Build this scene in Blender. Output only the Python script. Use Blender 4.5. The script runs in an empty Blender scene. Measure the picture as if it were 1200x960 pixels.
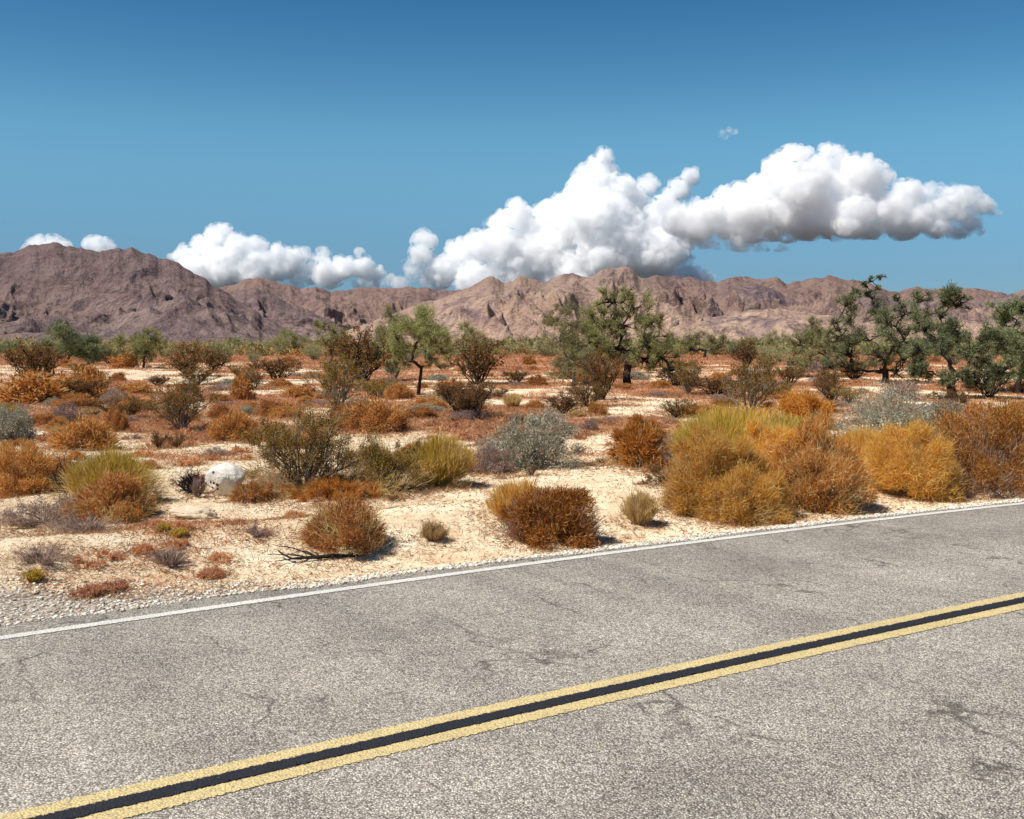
import bpy, math, random
import numpy as np
from mathutils import Vector

scene = bpy.context.scene
COL = scene.collection
rng = np.random.default_rng(7)
random.seed(7)

# ------------------------------------------------------------------ camera
F_PX, CAM_H = 1287.0, 1.7
PITCH = math.atan((480 - 401) / F_PX)
cam_d = bpy.data.cameras.new('camera')
cam = bpy.data.objects.new('camera', cam_d)
COL.objects.link(cam)
cam_d.sensor_width = 36.0
cam_d.lens = 36.0 * F_PX / 1200.0
cam_d.clip_start = 0.05
cam_d.clip_end = 120000
cam.location = (0, 0, CAM_H)
cam.rotation_euler = (math.pi / 2 - PITCH, 0, 0)
scene.camera = cam

# ------------------------------------------------------------------ light
SUN_EL, SUN_AZ = math.radians(55), math.radians(-117)     # azimuth from +Y (view axis), clockwise positive
w = bpy.data.worlds.new('World'); scene.world = w; w.use_nodes = True
nt = w.node_tree; nt.nodes.clear()
sky = nt.nodes.new('ShaderNodeTexSky'); sky.sky_type = 'NISHITA'; sky.sun_disc = False
sky.sun_elevation = SUN_EL; sky.sun_rotation = SUN_AZ
sky.altitude = 600; sky.air_density = 1.0; sky.dust_density = 0.0; sky.ozone_density = 3.0
bg = nt.nodes.new('ShaderNodeBackground'); bg.inputs[1].default_value = 0.075
hsv = nt.nodes.new('ShaderNodeHueSaturation'); hsv.inputs['Hue'].default_value = 0.5
hsv.inputs['Saturation'].default_value = 1.22
wo = nt.nodes.new('ShaderNodeOutputWorld')
nt.links.new(sky.outputs[0], hsv.inputs['Color']); 
# colour of this film's sky at each height above the horizon
_tc = nt.nodes.new('ShaderNodeTexCoord'); _sx = nt.nodes.new('ShaderNodeSeparateXYZ'); _cr = nt.nodes.new('ShaderNodeValToRGB')
_mx = nt.nodes.new('ShaderNodeMix'); _mx.data_type = 'RGBA'; _mx.blend_type = 'MULTIPLY'; _mx.inputs[0].default_value = 1.0
_m2 = nt.nodes.new('ShaderNodeVectorMath'); _m2.operation = 'SCALE'; _m2.inputs['Scale'].default_value = 2.0
nt.links.new(_tc.outputs['Generated'], _sx.inputs[0]); nt.links.new(_sx.outputs[2], _cr.inputs[0])
while len(_cr.color_ramp.elements) < 5: _cr.color_ramp.elements.new(.5)
for _e, (_p, _c) in zip(_cr.color_ramp.elements, [(0, (.34, .50, .72)), (.07, (.37, .54, .76)), (.16, (1.05, 1.28, 1.12)), (.22, (.84, 1.09, 1.02)), (.30, (.44, .80, .86))]):
    _cr.color_ramp.interpolation = 'B_SPLINE'; _e.position = _p; _e.color = (_c[0] / 2, _c[1] / 2, _c[2] / 2, 1)
nt.links.new(hsv.outputs[0], _mx.inputs[6]); nt.links.new(_cr.outputs[0], _mx.inputs[7]); nt.links.new(_mx.outputs[2], _m2.inputs[0])
nt.links.new(_m2.outputs[0], bg.inputs[0])
nt.links.new(bg.outputs[0], wo.inputs[0])
sd = bpy.data.lights.new('sun', 'SUN'); sun = bpy.data.objects.new('sun', sd); COL.objects.link(sun)
sd.energy = 4.8; sd.angle = math.radians(0.53); sd.color = (1.0, 0.955, 0.88)
S = Vector((math.cos(SUN_EL) * math.sin(SUN_AZ), math.cos(SUN_EL) * math.cos(SUN_AZ), math.sin(SUN_EL)))
sun.rotation_euler = (-S).to_track_quat('-Z', 'Y').to_euler()
scene.view_settings.view_transform = 'Standard'
scene.view_settings.look = 'None'
scene.view_settings.exposure = 0.36
scene.view_settings.gamma = 1.0
scene.cycles.max_bounces = 32
scene.cycles.diffuse_bounces = 5
scene.cycles.transparent_max_bounces = 24
scene.cycles.volume_bounces = 32
scene.cycles.use_denoising = True
scene.cycles.denoiser = 'OPENIMAGEDENOISE'
scene.cycles.denoising_input_passes = 'RGB_ALBEDO_NORMAL'
scene.cycles.denoising_prefilter = 'ACCURATE'

# ------------------------------------------------------------------ noise
def _hash(ix, iy, iz, seed):
    h = (ix.astype(np.int64) * 374761393 + iy.astype(np.int64) * 668265263 + iz.astype(np.int64) * 2147483647 + seed * 1274126177) & 0xffffffff
    h = ((h ^ (h >> 13)) * 1274126177) & 0xffffffff
    h = ((h ^ (h >> 16)) * 2246822519) & 0xffffffff
    return ((h ^ (h >> 15)) & 0xffffff) / float(0xffffff)

def vnoise(x, y, z=None, seed=0):
    x = np.asarray(x, float); y = np.asarray(y, float)
    three = z is not None
    z = np.zeros_like(x) if z is None else np.asarray(z, float)
    ix, iy, iz = np.floor(x), np.floor(y), np.floor(z)
    fx, fy, fz = x - ix, y - iy, z - iz
    fx = fx * fx * fx * (fx * (fx * 6 - 15) + 10); fy = fy * fy * fy * (fy * (fy * 6 - 15) + 10); fz = fz * fz * (3 - 2 * fz)
    ix, iy, iz = ix.astype(np.int64), iy.astype(np.int64), iz.astype(np.int64)
    def pl(k):
        a = _hash(ix, iy, iz + k, seed) * (1 - fx) + _hash(ix + 1, iy, iz + k, seed) * fx
        b = _hash(ix, iy + 1, iz + k, seed) * (1 - fx) + _hash(ix + 1, iy + 1, iz + k, seed) * fx
        return a * (1 - fy) + b * fy
    r = pl(0)
    if three: r = r * (1 - fz) + pl(1) * fz
    return r * 2 - 1

def fbm(x, y, z=None, octv=4, seed=0, gain=.5):
    a, s, t = 1.0, 0.0, 0.0
    c, n = math.cos(.6), math.sin(.6)
    for k in range(octv):
        s = s + a * vnoise(x, y, z, seed + k * 17); t += a
        x, y = (x * c - y * n) * 2.03 + 3.1, (x * n + y * c) * 2.03 + 1.7
        if z is not None: z = z * 2.03 + .9
        a *= gain
    return s / t

def ridged(x, y, octv=5, seed=0, gain=.5):
    a, s, t, wgt = 1.0, 0.0, 0.0, 1.0
    c, n = math.cos(.5), math.sin(.5)
    for k in range(octv):
        v = (1 - np.abs(vnoise(x, y, None, seed + k * 13))) ** 2 * wgt
        s = s + a * v; t += a
        wgt = np.clip(v * 1.6, 0, 1)
        x, y = (x * c - y * n) * 2.1, (x * n + y * c) * 2.1
        a *= gain
    return s / t

def smooth(a, b, x):
    t = np.clip((x - a) / (b - a), 0, 1)
    return t * t * (3 - 2 * t)

# ------------------------------------------------------------------ road frame and ground height
O = np.array([-0.70819114, 4.46143621]); T = np.array([0.83392568, 0.55187677]); N = np.array([-0.55187677, 0.83392568])
def quad(t, c, lo=-14., hi=16.):
    tc = np.clip(t, lo, hi)
    return c[0] * tc * tc + c[1] * tc + c[2] + (2 * c[0] * tc + c[1]) * (t - tc)
WHITE = (-0.00637013, 0.03209928, 2.73123113)
YELLOW = (-0.00438774, 0.0178223, 0.00458239)
def whiteN(t): return quad(t, WHITE)
def yellowN(t): return quad(t, YELLOW)
def road_tn(x, y):
    dx, dy = x - O[0], y - O[1]
    return dx * T[0] + dy * T[1], dx * N[0] + dy * N[1]
def tn_xy(t, n): return O[0] + t * T[0] + n * N[0], O[1] + t * T[1] + n * N[1]
def pave_edge(t):
    e = .13 + .17 * smooth(5, -1.5, t)
    return e + .035 * vnoise(t * 1.7, t * 0 + 3) + .02 * vnoise(t * 6.1, t * 0 + 9)

def G(x, y):
    """ground height"""
    x = np.asarray(x, float); y = np.asarray(y, float)
    t, n = road_tn(x, y)
    e = n - whiteN(t)
    far_e = np.where(e > 0, e, np.maximum(0, yellowN(t) - 2.95 - n))
    base = -.035 - .05 * smooth(.2, .7, far_e)
    gw = .9 + .4 * smooth(2, -1, t)
    bank = smooth(gw * .8, gw + 1.1, far_e)
    berm = .16 * bank * np.exp(-((far_e - gw - 1.25) / .75) ** 2) * smooth(6.5, 3.5, t)
    und = bank * (.045 * fbm(x * .8, y * .8, octv=3, seed=5) + .05)
    und += smooth(3, 9, far_e) * .12 * fbm(x * .12, y * .12, octv=3, seed=8)
    und += smooth(30, 200, far_e) * .5 * fbm(x * .01, y * .01, octv=2, seed=9)
    on = (e < .05) & (far_e <= 0)
    return np.where(on, -.06, base + berm + und)

def ground_hit(px, py):
    u, v = (px - 600) / F_PX, (480 - py) / F_PX
    d = np.array([u, math.cos(PITCH) + v * math.sin(PITCH), -math.sin(PITCH) + v * math.cos(PITCH)])
    z = -.05
    for _ in range(12):
        s = (z - CAM_H) / d[2]
        z = .5 * z + .5 * float(G(d[0] * s, d[1] * s))
    s = (z - CAM_H) / d[2]
    return d[0] * s, d[1] * s, float(G(d[0] * s, d[1] * s))

def px_dir(px, py):
    u, v = (px - 600) / F_PX, (480 - py) / F_PX
    return np.array([u, math.cos(PITCH) + v * math.sin(PITCH), -math.sin(PITCH) + v * math.cos(PITCH)])

# ------------------------------------------------------------------ mesh + tags helpers
def mesh_np(name, V, F, smooth_shade=False):
    """V (n,3), F list of int arrays (m,3) and/or (m,4)"""
    if isinstance(F, np.ndarray): F = [F]
    F = [f for f in F if len(f)]
    me = bpy.data.meshes.new(name)
    me.vertices.add(len(V)); me.vertices.foreach_set('co', np.ascontiguousarray(V, dtype=np.float32).ravel())
    loops = np.concatenate([f.ravel() for f in F]).astype(np.int32)
    tot = np.concatenate([np.full(len(f), f.shape[1]) for f in F]).astype(np.int32)
    start = np.concatenate([[0], np.cumsum(tot)[:-1]]).astype(np.int32)
    me.loops.add(len(loops)); me.loops.foreach_set('vertex_index', loops)
    me.polygons.add(len(tot)); me.polygons.foreach_set('loop_start', start); me.polygons.foreach_set('loop_total', tot)
    if smooth_shade: me.polygons.foreach_set('use_smooth', np.ones(len(tot), bool))
    me.update(calc_edges=True)
    return me

def obj(name, me, mat=None, parent=None):
    o = bpy.data.objects.new(name, me); COL.objects.link(o)
    if mat is not None and not me.materials: me.materials.append(mat)
    if parent is not None: o.parent = parent
    return o

def tag(o, label=None, cat=None, group=None, kind=None):
    if label: o['label'] = label
    if cat: o['category'] = cat
    if group: o['group'] = group
    if kind: o['kind'] = kind
    return o

class Acc:
    def __init__(s): s.V = []; s.T3 = []; s.Q = []; s.n = 0
    def add(s, V, tri=None, quad=None):
        if tri is not None and len(tri): s.T3.append(tri + s.n)
        if quad is not None and len(quad): s.Q.append(quad + s.n)
        s.V.append(V); s.n += len(V)
    def mesh(s, name, sm=False):
        F = []
        if s.T3: F.append(np.concatenate(s.T3))
        if s.Q: F.append(np.concatenate(s.Q))
        return mesh_np(name, np.concatenate(s.V), F, sm)

def unit(v): return v / (np.linalg.norm(v, axis=-1, keepdims=True) + 1e-9)

def rdir(r, n): return unit(r.normal(size=(n, 3)))

def blades(acc, r, P, D, L, W, bend=.3):
    """curved thin strips, one island each: base P, direction D, length L, width W"""
    n = len(P); D = unit(D)
    side = unit(np.cross(D, rdir(r, n)))
    up = np.cross(side, D)
    b = (r.uniform(-1, 1, (n, 1)) * bend)
    L = np.broadcast_to(L, (n,))[:, None]; W = np.broadcast_to(W, (n,))[:, None]
    M = P + D * L * .5 + up * L * b * .25
    E = P + D * L * .97 + up * L * b
    V = np.stack([P - side * W * .5, P + side * W * .5, M + side * W * .5, M - side * W * .5, E], 1).reshape(-1, 3)
    k = np.arange(n)[:, None] * 5
    acc.add(V, tri=k + np.array([[3, 2, 4]]), quad=k + np.array([[0, 1, 2, 3]]))

def leaves(acc, r, P, D, L, W):
    n = len(P); D = unit(D); side = unit(np.cross(D, rdir(r, n)))
    L = np.broadcast_to(L, (n,))[:, None]; W = np.broadcast_to(W, (n,))[:, None]
    V = np.stack([P, P + D * L * .5 + side * W * .5, P + D * L, P + D * L * .5 - side * W * .5], 1).reshape(-1, 3)
    acc.add(V, quad=np.arange(n)[:, None] * 4 + np.array([[0, 1, 2, 3]]))

def tube(acc, pts, rad, sides=5):
    pts = np.asarray(pts, float); m = len(pts); rad = np.asarray(rad, float)
    tg = np.gradient(pts, axis=0); tg = unit(tg)
    ref = np.array([.31, .83, .17]); a = unit(np.cross(tg, ref)); b = np.cross(tg, a)
    th = np.linspace(0, 2 * np.pi, sides, endpoint=False)
    V = pts[:, None] + rad[:, None, None] * (a[:, None] * np.cos(th)[None, :, None] + b[:, None] * np.sin(th)[None, :, None])
    V = V.reshape(-1, 3)
    i = np.arange(m - 1)[:, None] * sides; j = np.arange(sides)[None]
    q = np.stack([i + j, i + (j + 1) % sides, i + sides + (j + 1) % sides, i + sides + j], -1).reshape(-1, 4)
    acc.add(V, quad=q)

def path(r, a, b, n=5, wob=.12, sag=0.):
    t = np.linspace(0, 1, n)[:, None]; L = np.linalg.norm(b - a)
    p = a + (b - a) * t
    j = np.cumsum(r.normal(size=(n, 3)), 0) * L * wob / n
    j = j - j[0] - t * (j[-1] - j[0])
    p = p + j
    p[:, 2] += sag * L * np.sin(np.pi * t[:, 0])
    return p

# ------------------------------------------------------------------ materials
class NT:
    def __init__(s, name):
        s.m = bpy.data.materials.new(name); s.m.use_nodes = True; s.t = s.m.node_tree; s.t.nodes.clear()
        s.out = s.t.nodes.new('ShaderNodeOutputMaterial')
    def n(s, typ, ins=None, **kw):
        nd = s.t.nodes.new('ShaderNode' + typ)
        for k, v in kw.items(): setattr(nd, k, v)
        for k, v in (ins or {}).items():
            if isinstance(v, bpy.types.NodeSocket): s.t.links.new(v, nd.inputs[k])
            else: nd.inputs[k].default_value = v
        return nd
    def ramp(s, fac, stops, interp='LINEAR'):
        nd = s.t.nodes.new('ShaderNodeValToRGB'); cr = nd.color_ramp; cr.interpolation = interp
        while len(cr.elements) < len(stops): cr.elements.new(.5)
        for e, (p, c) in zip(cr.elements, stops):
            e.position = p; e.color = (*c, 1) if len(c) == 3 else c
        s.t.links.new(fac, nd.inputs[0]); return nd.outputs[0]
    def mix(s, fac, a, b, blend='MIX'):
        nd = s.t.nodes.new('ShaderNodeMix'); nd.data_type = 'RGBA'; nd.blend_type = blend
        for sock, v in ((nd.inputs[0], fac), (nd.inputs[6], a), (nd.inputs[7], b)):
            if isinstance(v, bpy.types.NodeSocket): s.t.links.new(v, sock)
            elif isinstance(v, tuple): sock.default_value = (*v, 1) if len(v) == 3 else v
            else: sock.default_value = v
        return nd.outputs[2]
    def math(s, op, a, b=0., c=0.):
        nd = s.t.nodes.new('ShaderNodeMath'); nd.operation = op
        for sock, v in zip(nd.inputs, (a, b, c)):
            if isinstance(v, bpy.types.NodeSocket): s.t.links.new(v, sock)
            else: sock.default_value = v
        return nd.outputs[0]
    def noise(s, vec, scale, detail=4, rough=.55, dist=0.):
        return s.n('TexNoise', {'Vector': vec, 'Scale': scale, 'Detail': detail, 'Roughness': rough, 'Distortion': dist}).outputs[0]
    def surf(s, sh):
        s.t.links.new(sh, s.out.inputs[0]); return s.m
g1 = lambda v: (v, v, v)

def foliage_mat(name, stops, trans=.3, rough=.8):
    """colour per blade/leaf, shifted a little from plant to plant"""
    k = NT(name)
    ri = k.n('NewGeometry').outputs['Random Per Island']
    col = k.ramp(ri, stops)
    oi = k.n('ObjectInfo').outputs['Random']
    v = k.math('MULTIPLY_ADD', oi, .34, .83)
    h = k.n('HueSaturation', {'Color': col, 'Value': v})
    h.inputs['Hue'].default_value = .5
    k.t.links.new(k.math('MULTIPLY_ADD', oi, .016, .492), h.inputs['Hue'])
    d = k.n('BsdfDiffuse', {'Color': h.outputs[0], 'Roughness': rough})
    tr = k.n('BsdfTranslucent', {'Color': h.outputs[0]})
    mx = k.n('MixShader', {0: trans, 1: d.outputs[0], 2: tr.outputs[0]})
    return k.surf(mx.outputs[0])

M = {}
M['rust'] = foliage_mat('rust twigs', [(0, (.24, .07, .016)), (.3, (.50, .19, .040)), (.65, (.68, .34, .10)), (1, (.80, .58, .30))], .42)
M['orange'] = foliage_mat('vivid orange twigs', [(0, (.32, .10, .015)), (.4, (.64, .26, .036)), (.8, (.80, .40, .08)), (1, (.84, .60, .24))], .48)
M['brown'] = foliage_mat('dark brown twigs', [(0, (.12, .034, .008)), (.45, (.38, .13, .022)), (.8, (.56, .26, .07)), (1, (.76, .48, .20))], .38)
M['gold'] = foliage_mat('golden stems', [(0, (.48, .20, .025)), (.3, (.76, .41, .06)), (.7, (.88, .60, .15)), (1, (.90, .74, .36))], .5)
M['yellowgreen'] = foliage_mat('yellow green stems', [(0, (.26, .18, .02)), (.35, (.50, .38, .05)), (.65, (.74, .46, .08)), (1, (.82, .62, .24))], .45)
M['straw'] = foliage_mat('straw', [(0, (.46, .28, .10)), (.6, (.70, .50, .20)), (1, (.80, .66, .38))], .38)
M['olive'] = foliage_mat('olive creosote leaves', [(0, (.085, .055, .010)), (.4, (.22, .14, .025)), (.75, (.44, .27, .06)), (1, (.68, .46, .20))], .35)
M['brownleaf'] = foliage_mat('brown creosote leaves', [(0, (.08, .045, .018)), (.5, (.22, .115, .04)), (.85, (.38, .21, .085)), (1, (.52, .36, .21))], .35)
M['greygreen'] = foliage_mat('grey green leaves', [(0, (.20, .18, .11)), (.45, (.42, .39, .28)), (.8, (.60, .55, .42)), (1, (.76, .68, .55))], .35)
M['greypurple'] = foliage_mat('grey twiggy leaves', [(0, (.20, .125, .10)), (.5, (.44, .31, .25)), (1, (.66, .50, .40))], .35)
M['green'] = foliage_mat('fresh green leaves', [(0, (.18, .19, .05)), (.5, (.40, .40, .15)), (.85, (.56, .53, .25)), (1, (.64, .55, .36))], .4)
M['darkgreen'] = foliage_mat('dark green leaves', [(0, (.08, .115, .05)), (.5, (.24, .28, .13)), (.85, (.42, .43, .23)), (1, (.54, .47, .32))], .38)
M['palegreen'] = foliage_mat('pale green leaves', [(0, (.20, .19, .075)), (.5, (.36, .33, .14)), (1, (.52, .46, .25))], .38)
M['redmat'] = foliage_mat('red dry ground plants', [(0, (.36, .11, .045)), (.35, (.62, .26, .11)), (.65, (.78, .44, .22)), (1, (.84, .64, .42))], .4)
M['litter'] = foliage_mat('dry twig litter', [(0, (.16, .07, .03)), (.35, (.38, .20, .09)), (.7, (.58, .36, .18)), (1, (.72, .54, .34))], .2)

def bark(name, c1, c2):
    k = NT(name); co = k.n('TexCoord').outputs['Object']
    f = k.noise(co, 14, 4, .65)
    col = k.mix(f, c1, c2)
    b = k.n('Bump', {'Height': f, 'Strength': .5, 'Distance': .02})
    return k.surf(k.n('BsdfDiffuse', {'Color': col, 'Normal': b.outputs[0]}).outputs[0])
M['barkdark'] = bark('dark bark', (.018, .013, .012), (.06, .045, .038))
M['barkgrey'] = bark('grey bark', (.12, .10, .085), (.34, .29, .24))
M['barktan'] = bark('tan stems', (.16, .12, .08), (.42, .34, .25))
M['barkblack'] = bark('charred stems', (.012, .010, .012), (.05, .04, .045))

def rock_mountain(name, tint, varn=.35):
    k = NT(name); co = k.n('TexCoord').outputs['Object']
    big = k.noise(co, .0022, 6, .6, .8)
    mid = k.noise(co, .011, 7, .68, .5)
    fine = k.noise(co, .06, 6, .75)
    col = k.ramp(big, [(.36, (.20, .145, .145)), (.5, (.30, .205, .165)), (.60, (.42, .285, .205))])
    col = k.mix(k.ramp(mid, [(.42, g1(0)), (.60, g1(1))]), col, (.46, .335, .25))
    col = k.mix(k.ramp(mid, [(.30, g1(.85)), (.43, g1(0))]), col, (.125, .10, .12))
    col = k.mix(k.ramp(fine, [(.36, g1(.65)), (.48, g1(0))]), col, (.14, .11, .105))
    col = k.mix(k.ramp(fine, [(.56, g1(0)), (.68, g1(.6))]), col, (.56, .43, .33))
    zz = k.n('SeparateXYZ', {0: co}).outputs[2]
    cap = k.math('ADD', k.math('MULTIPLY', zz, 1 / 300.), k.math('MULTIPLY', k.math('SUBTRACT', big, .5), 2.6))
    cap = k.math('ADD', cap, k.math('MULTIPLY', k.math('SUBTRACT', mid, .5), 1.2))
    capf = k.ramp(cap, [(.45, g1(0)), (.85, g1(varn))])
    col = k.mix(capf, col, (.125, .095, .105))
    col = k.mix(1., col, tint, 'MULTIPLY')
    h = k.math('ADD', k.math('MULTIPLY', mid, 60.), k.math('MULTIPLY', fine, 14.))
    b = k.n('Bump', {'Height': h, 'Strength': .9, 'Distance': 1.2})
    return k.surf(k.n('BsdfDiffuse', {'Color': col, 'Roughness': .2, 'Normal': b.outputs[0]}).outputs[0])
M['mountain'] = rock_mountain('brown desert rock', (.80, .78, .90))
M['tanrock'] = rock_mountain('tan desert rock', (1.34, 1.27, 1.24), .35)
M['greyrock'] = rock_mountain('grey desert rock', (.98, .90, .92), .35)

def ground_mat():
    k = NT('desert ground'); co = k.n('TexCoord').outputs['Object']
    edge = k.n('Attribute', attribute_name='edge').outputs['Fac']
    cover = k.n('Attribute', attribute_name='cover').outputs['Fac']
    n1 = k.noise(co, 1.3, 6, .62)
    n2 = k.noise(co, 9, 5, .65)
    n3 = k.noise(co, 60, 3, .6)
    sand = k.ramp(n1, [(.32, (.66, .48, .30)), (.5, (.77, .63, .43)), (.68, (.83, .73, .53))])
    sand = k.mix(k.ramp(n2, [(.36, g1(.5)), (.5, g1(0))]), sand, (.54, .31, .165))
    v = k.n('TexVoronoi', {'Vector': co, 'Scale': 34., 'Randomness': 1.0})
    peb = k.ramp(v.outputs['Distance'], [(.10, g1(1)), (.22, g1(0))])
    pc = k.ramp(k.n('SeparateColor', {'Color': v.outputs['Color']}).outputs[0], [(0, (.16, .10, .07)), (.35, (.36, .26, .18)), (.6, (.62, .5, .38)), (1, (.7, .62, .5))])
    pm = k.math('MULTIPLY', peb, k.ramp(k.n('SeparateColor', {'Color': v.outputs['Color']}).outputs[1], [(.5, g1(0)), (.56, g1(.8))]))
    sand = k.mix(pm, sand, pc)
    # fallen litter and mats of dry red growth
    litter = k.ramp(n2, [(.3, (.30, .12, .055)), (.52, (.50, .24, .11)), (.7, (.66, .40, .22))])
    cm = k.math('MULTIPLY_ADD', n2, .9, k.math('SUBTRACT', cover, .45))
    cm = k.math('MULTIPLY_ADD', n3, .5, k.math('SUBTRACT', cm, .25))
    sand = k.mix(k.ramp(cm, [(.42, g1(0)), (.62, g1(.95))]), sand, litter)
    # gravel
    v2 = k.n('TexVoronoi', {'Vector': co, 'Scale': 42.})
    gcol = k.ramp(k.n('SeparateColor', {'Color': v2.outputs['Color']}).outputs[0], [(0, (.30, .23, .17)), (.3, (.50, .42, .33)), (.7, (.70, .61, .49)), (1, (.80, .73, .62))])
    gcol = k.mix(k.ramp(v2.outputs['Distance'], [(.28, g1(0)), (.6, g1(.8))]), gcol, (.20, .16, .13))
    gm = k.math('ADD', edge, k.math('MULTIPLY', k.math('SUBTRACT', n2, .5), .9))
    col = k.mix(k.ramp(gm, [(.45, g1(0)), (.6, g1(1))]), gcol, sand)
    hh = k.math('ADD', k.math('MULTIPLY', n2, .035), k.math('MULTIPLY', k.math('SUBTRACT', 1., v2.outputs['Distance']), .008))
    hh = k.math('ADD', hh, k.math('MULTIPLY', n3, .008))
    b = k.n('Bump', {'Height': hh, 'Strength': .9, 'Distance': 1.})
    return k.surf(k.n('BsdfDiffuse', {'Color': col, 'Roughness': .7, 'Normal': b.outputs[0]}).outputs[0])
M['ground'] = ground_mat()

def asphalt_mat():
    k = NT('weathered chip seal asphalt'); co = k.n('TexCoord').outputs['Object']
    uv = k.n('UVMap').outputs[0]
    v = k.n('TexVoronoi', {'Vector': co, 'Scale': 112.})
    sep = k.n('SeparateColor', {'Color': v.outputs['Color']})
    col = k.ramp(sep.outputs[0], [(0, (.19, .162, .13)), (.25, (.38, .328, .262)), (.6, (.55, .485, .395)), (.85, (.66, .59, .49)), (1, (.84, .77, .66))])
    col = k.mix(k.ramp(v.outputs['Distance'], [(.34, g1(0)), (.66, g1(.7))]), col, (.10, .088, .078))
    n0 = k.noise(co, .9, 4, .6); n1 = k.noise(co, 7, 5, .7); n4 = k.noise(co, 30, 3, .7)
    col = k.mix(.75, col, k.ramp(n0, [(.3, g1(.74)), (.7, g1(1.18))]), 'MULTIPLY')
    col = k.mix(.8, col, k.ramp(n1, [(.3, g1(.78)), (.7, g1(1.2))]), 'MULTIPLY')
    col = k.mix(.8, col, k.ramp(n4, [(.3, g1(.7)), (.7, g1(1.3))]), 'MULTIPLY')
    # wheel tracks a little darker, along the lane (uv.x across in metres, uv.y along)
    sx = k.n('SeparateXYZ', {0: uv})
    across = k.math('ADD', sx.outputs[0], k.math('MULTIPLY', k.math('SUBTRACT', n0, .5), .5))
    trk = k.ramp(k.math('FRACT', k.math('MULTIPLY_ADD', across, .72, .1)), [(.0, g1(1.06)), (.3, g1(.92)), (.55, g1(1.06)), (1, g1(1.06))])
    col = k.mix(.8, col, trk, 'MULTIPLY')
    # warm dust tone, and hairline transverse cracks
    col = k.mix(k.ramp(n1, [(.5, g1(0)), (.75, g1(.35))]), col, (.34, .27, .19))
    mp = k.n('Mapping', {0: uv}); mp.inputs['Scale'].default_value = (.55, 2.0, 1)
    dn = k.n('TexNoise', {'Vector': uv, 'Scale': 2.2, 'Detail': 5}).outputs[1]
    vv = k.n('VectorMath', {0: mp.outputs[0], 1: dn}, operation='ADD')
    cr = k.n('TexVoronoi', {'Vector': vv.outputs[0], 'Scale': .8}, feature='DISTANCE_TO_EDGE')
    line = k.ramp(cr.outputs['Distance'], [(.0, g1(1)), (.022, g1(0))])
    line = k.math('MULTIPLY', line, k.ramp(k.noise(co, 1.1, 3, .6), [(.49, g1(0)), (.58, g1(.75))]))
    blot = k.ramp(k.noise(mp.outputs[0], 5.5, 6, .75, 1.2), [(.62, g1(0)), (.74, g1(.28))])
    col = k.mix(blot, col, (.11, .095, .08))
    col = k.mix(line, col, (.05, .042, .036))
    h = k.math('ADD', k.math('MULTIPLY', k.math('SUBTRACT', 1., v.outputs['Distance']), .006), k.math('MULTIPLY', n4, .006))
    b = k.n('Bump', {'Height': h, 'Strength': 1., 'Distance': 1.})
    bs = k.n('BsdfPrincipled', {'Base Color': col, 'Roughness': .92, 'Normal': b.outputs[0]})
    bs.inputs['Specular IOR Level'].default_value = .2
    return k.surf(bs.outputs[0])
M['asphalt'] = asphalt_mat()

def paint_mat(name, c, worn, hole, amount=.5, edge_uv=True):
    k = NT(name); co = k.n('TexCoord').outputs['Object']; uv = k.n('UVMap').outputs[0]
    n1 = k.noise(co, 18, 4, .7); n2 = k.noise(co, 110, 2, .6); n0 = k.noise(co, 2.5, 3, .6)
    v = k.n('TexVoronoi', {'Vector': co, 'Scale': 85.})
    col = k.mix(k.ramp(n1, [(.35, g1(0)), (.7, g1(1))]), c, worn)
    col = k.mix(.6, col, k.ramp(n0, [(.3, g1(.85)), (.7, g1(1.1))]), 'MULTIPLY')
    sc = k.math('ADD', k.math('MULTIPLY', n2, .6), k.math('MULTIPLY', n1, .4))
    col = k.mix(k.ramp(sc, [(amount - .12, g1(.9)), (amount - .02, g1(0))]), col, hole)
    col = k.mix(.5, col, k.ramp(v.outputs['Distance'], [(.2, g1(1.1)), (.6, g1(.6))]), 'MULTIPLY')
    # ragged sides: uv.x runs 0..1 across the stripe
    sx = k.n('SeparateXYZ', {0: uv}).outputs[0]
    dist = k.math('SUBTRACT', .5, k.math('ABSOLUTE', k.math('SUBTRACT', sx, .5)))
    rag = k.math('ADD', dist, k.math('MULTIPLY', k.math('SUBTRACT', k.noise(co, 55, 3, .7), .5), .60))
    al = k.ramp(rag, [(.045, g1(0)), (.075, g1(1))])
    h = k.math('MULTIPLY', k.math('SUBTRACT', 1., v.outputs['Distance']), .005)
    b = k.n('Bump', {'Height': h, 'Strength': 1., 'Distance': 1.})
    bs = k.n('BsdfPrincipled', {'Base Color': col, 'Roughness': .8, 'Alpha': al, 'Normal': b.outputs[0]})
    bs.inputs['Specular IOR Level'].default_value = .3
    return k.surf(bs.outputs[0])
M['yellow'] = paint_mat('yellow road paint', (.76, .57, .23), (.66, .52, .26), (.36, .30, .20), .52)
M['white'] = paint_mat('white road paint', (.80, .77, .69), (.64, .60, .53), (.34, .31, .27), .48)
M['tar'] = paint_mat('black road paint', (.014, .013, .018), (.024, .023, .026), (.15, .14, .12), .42)

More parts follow.
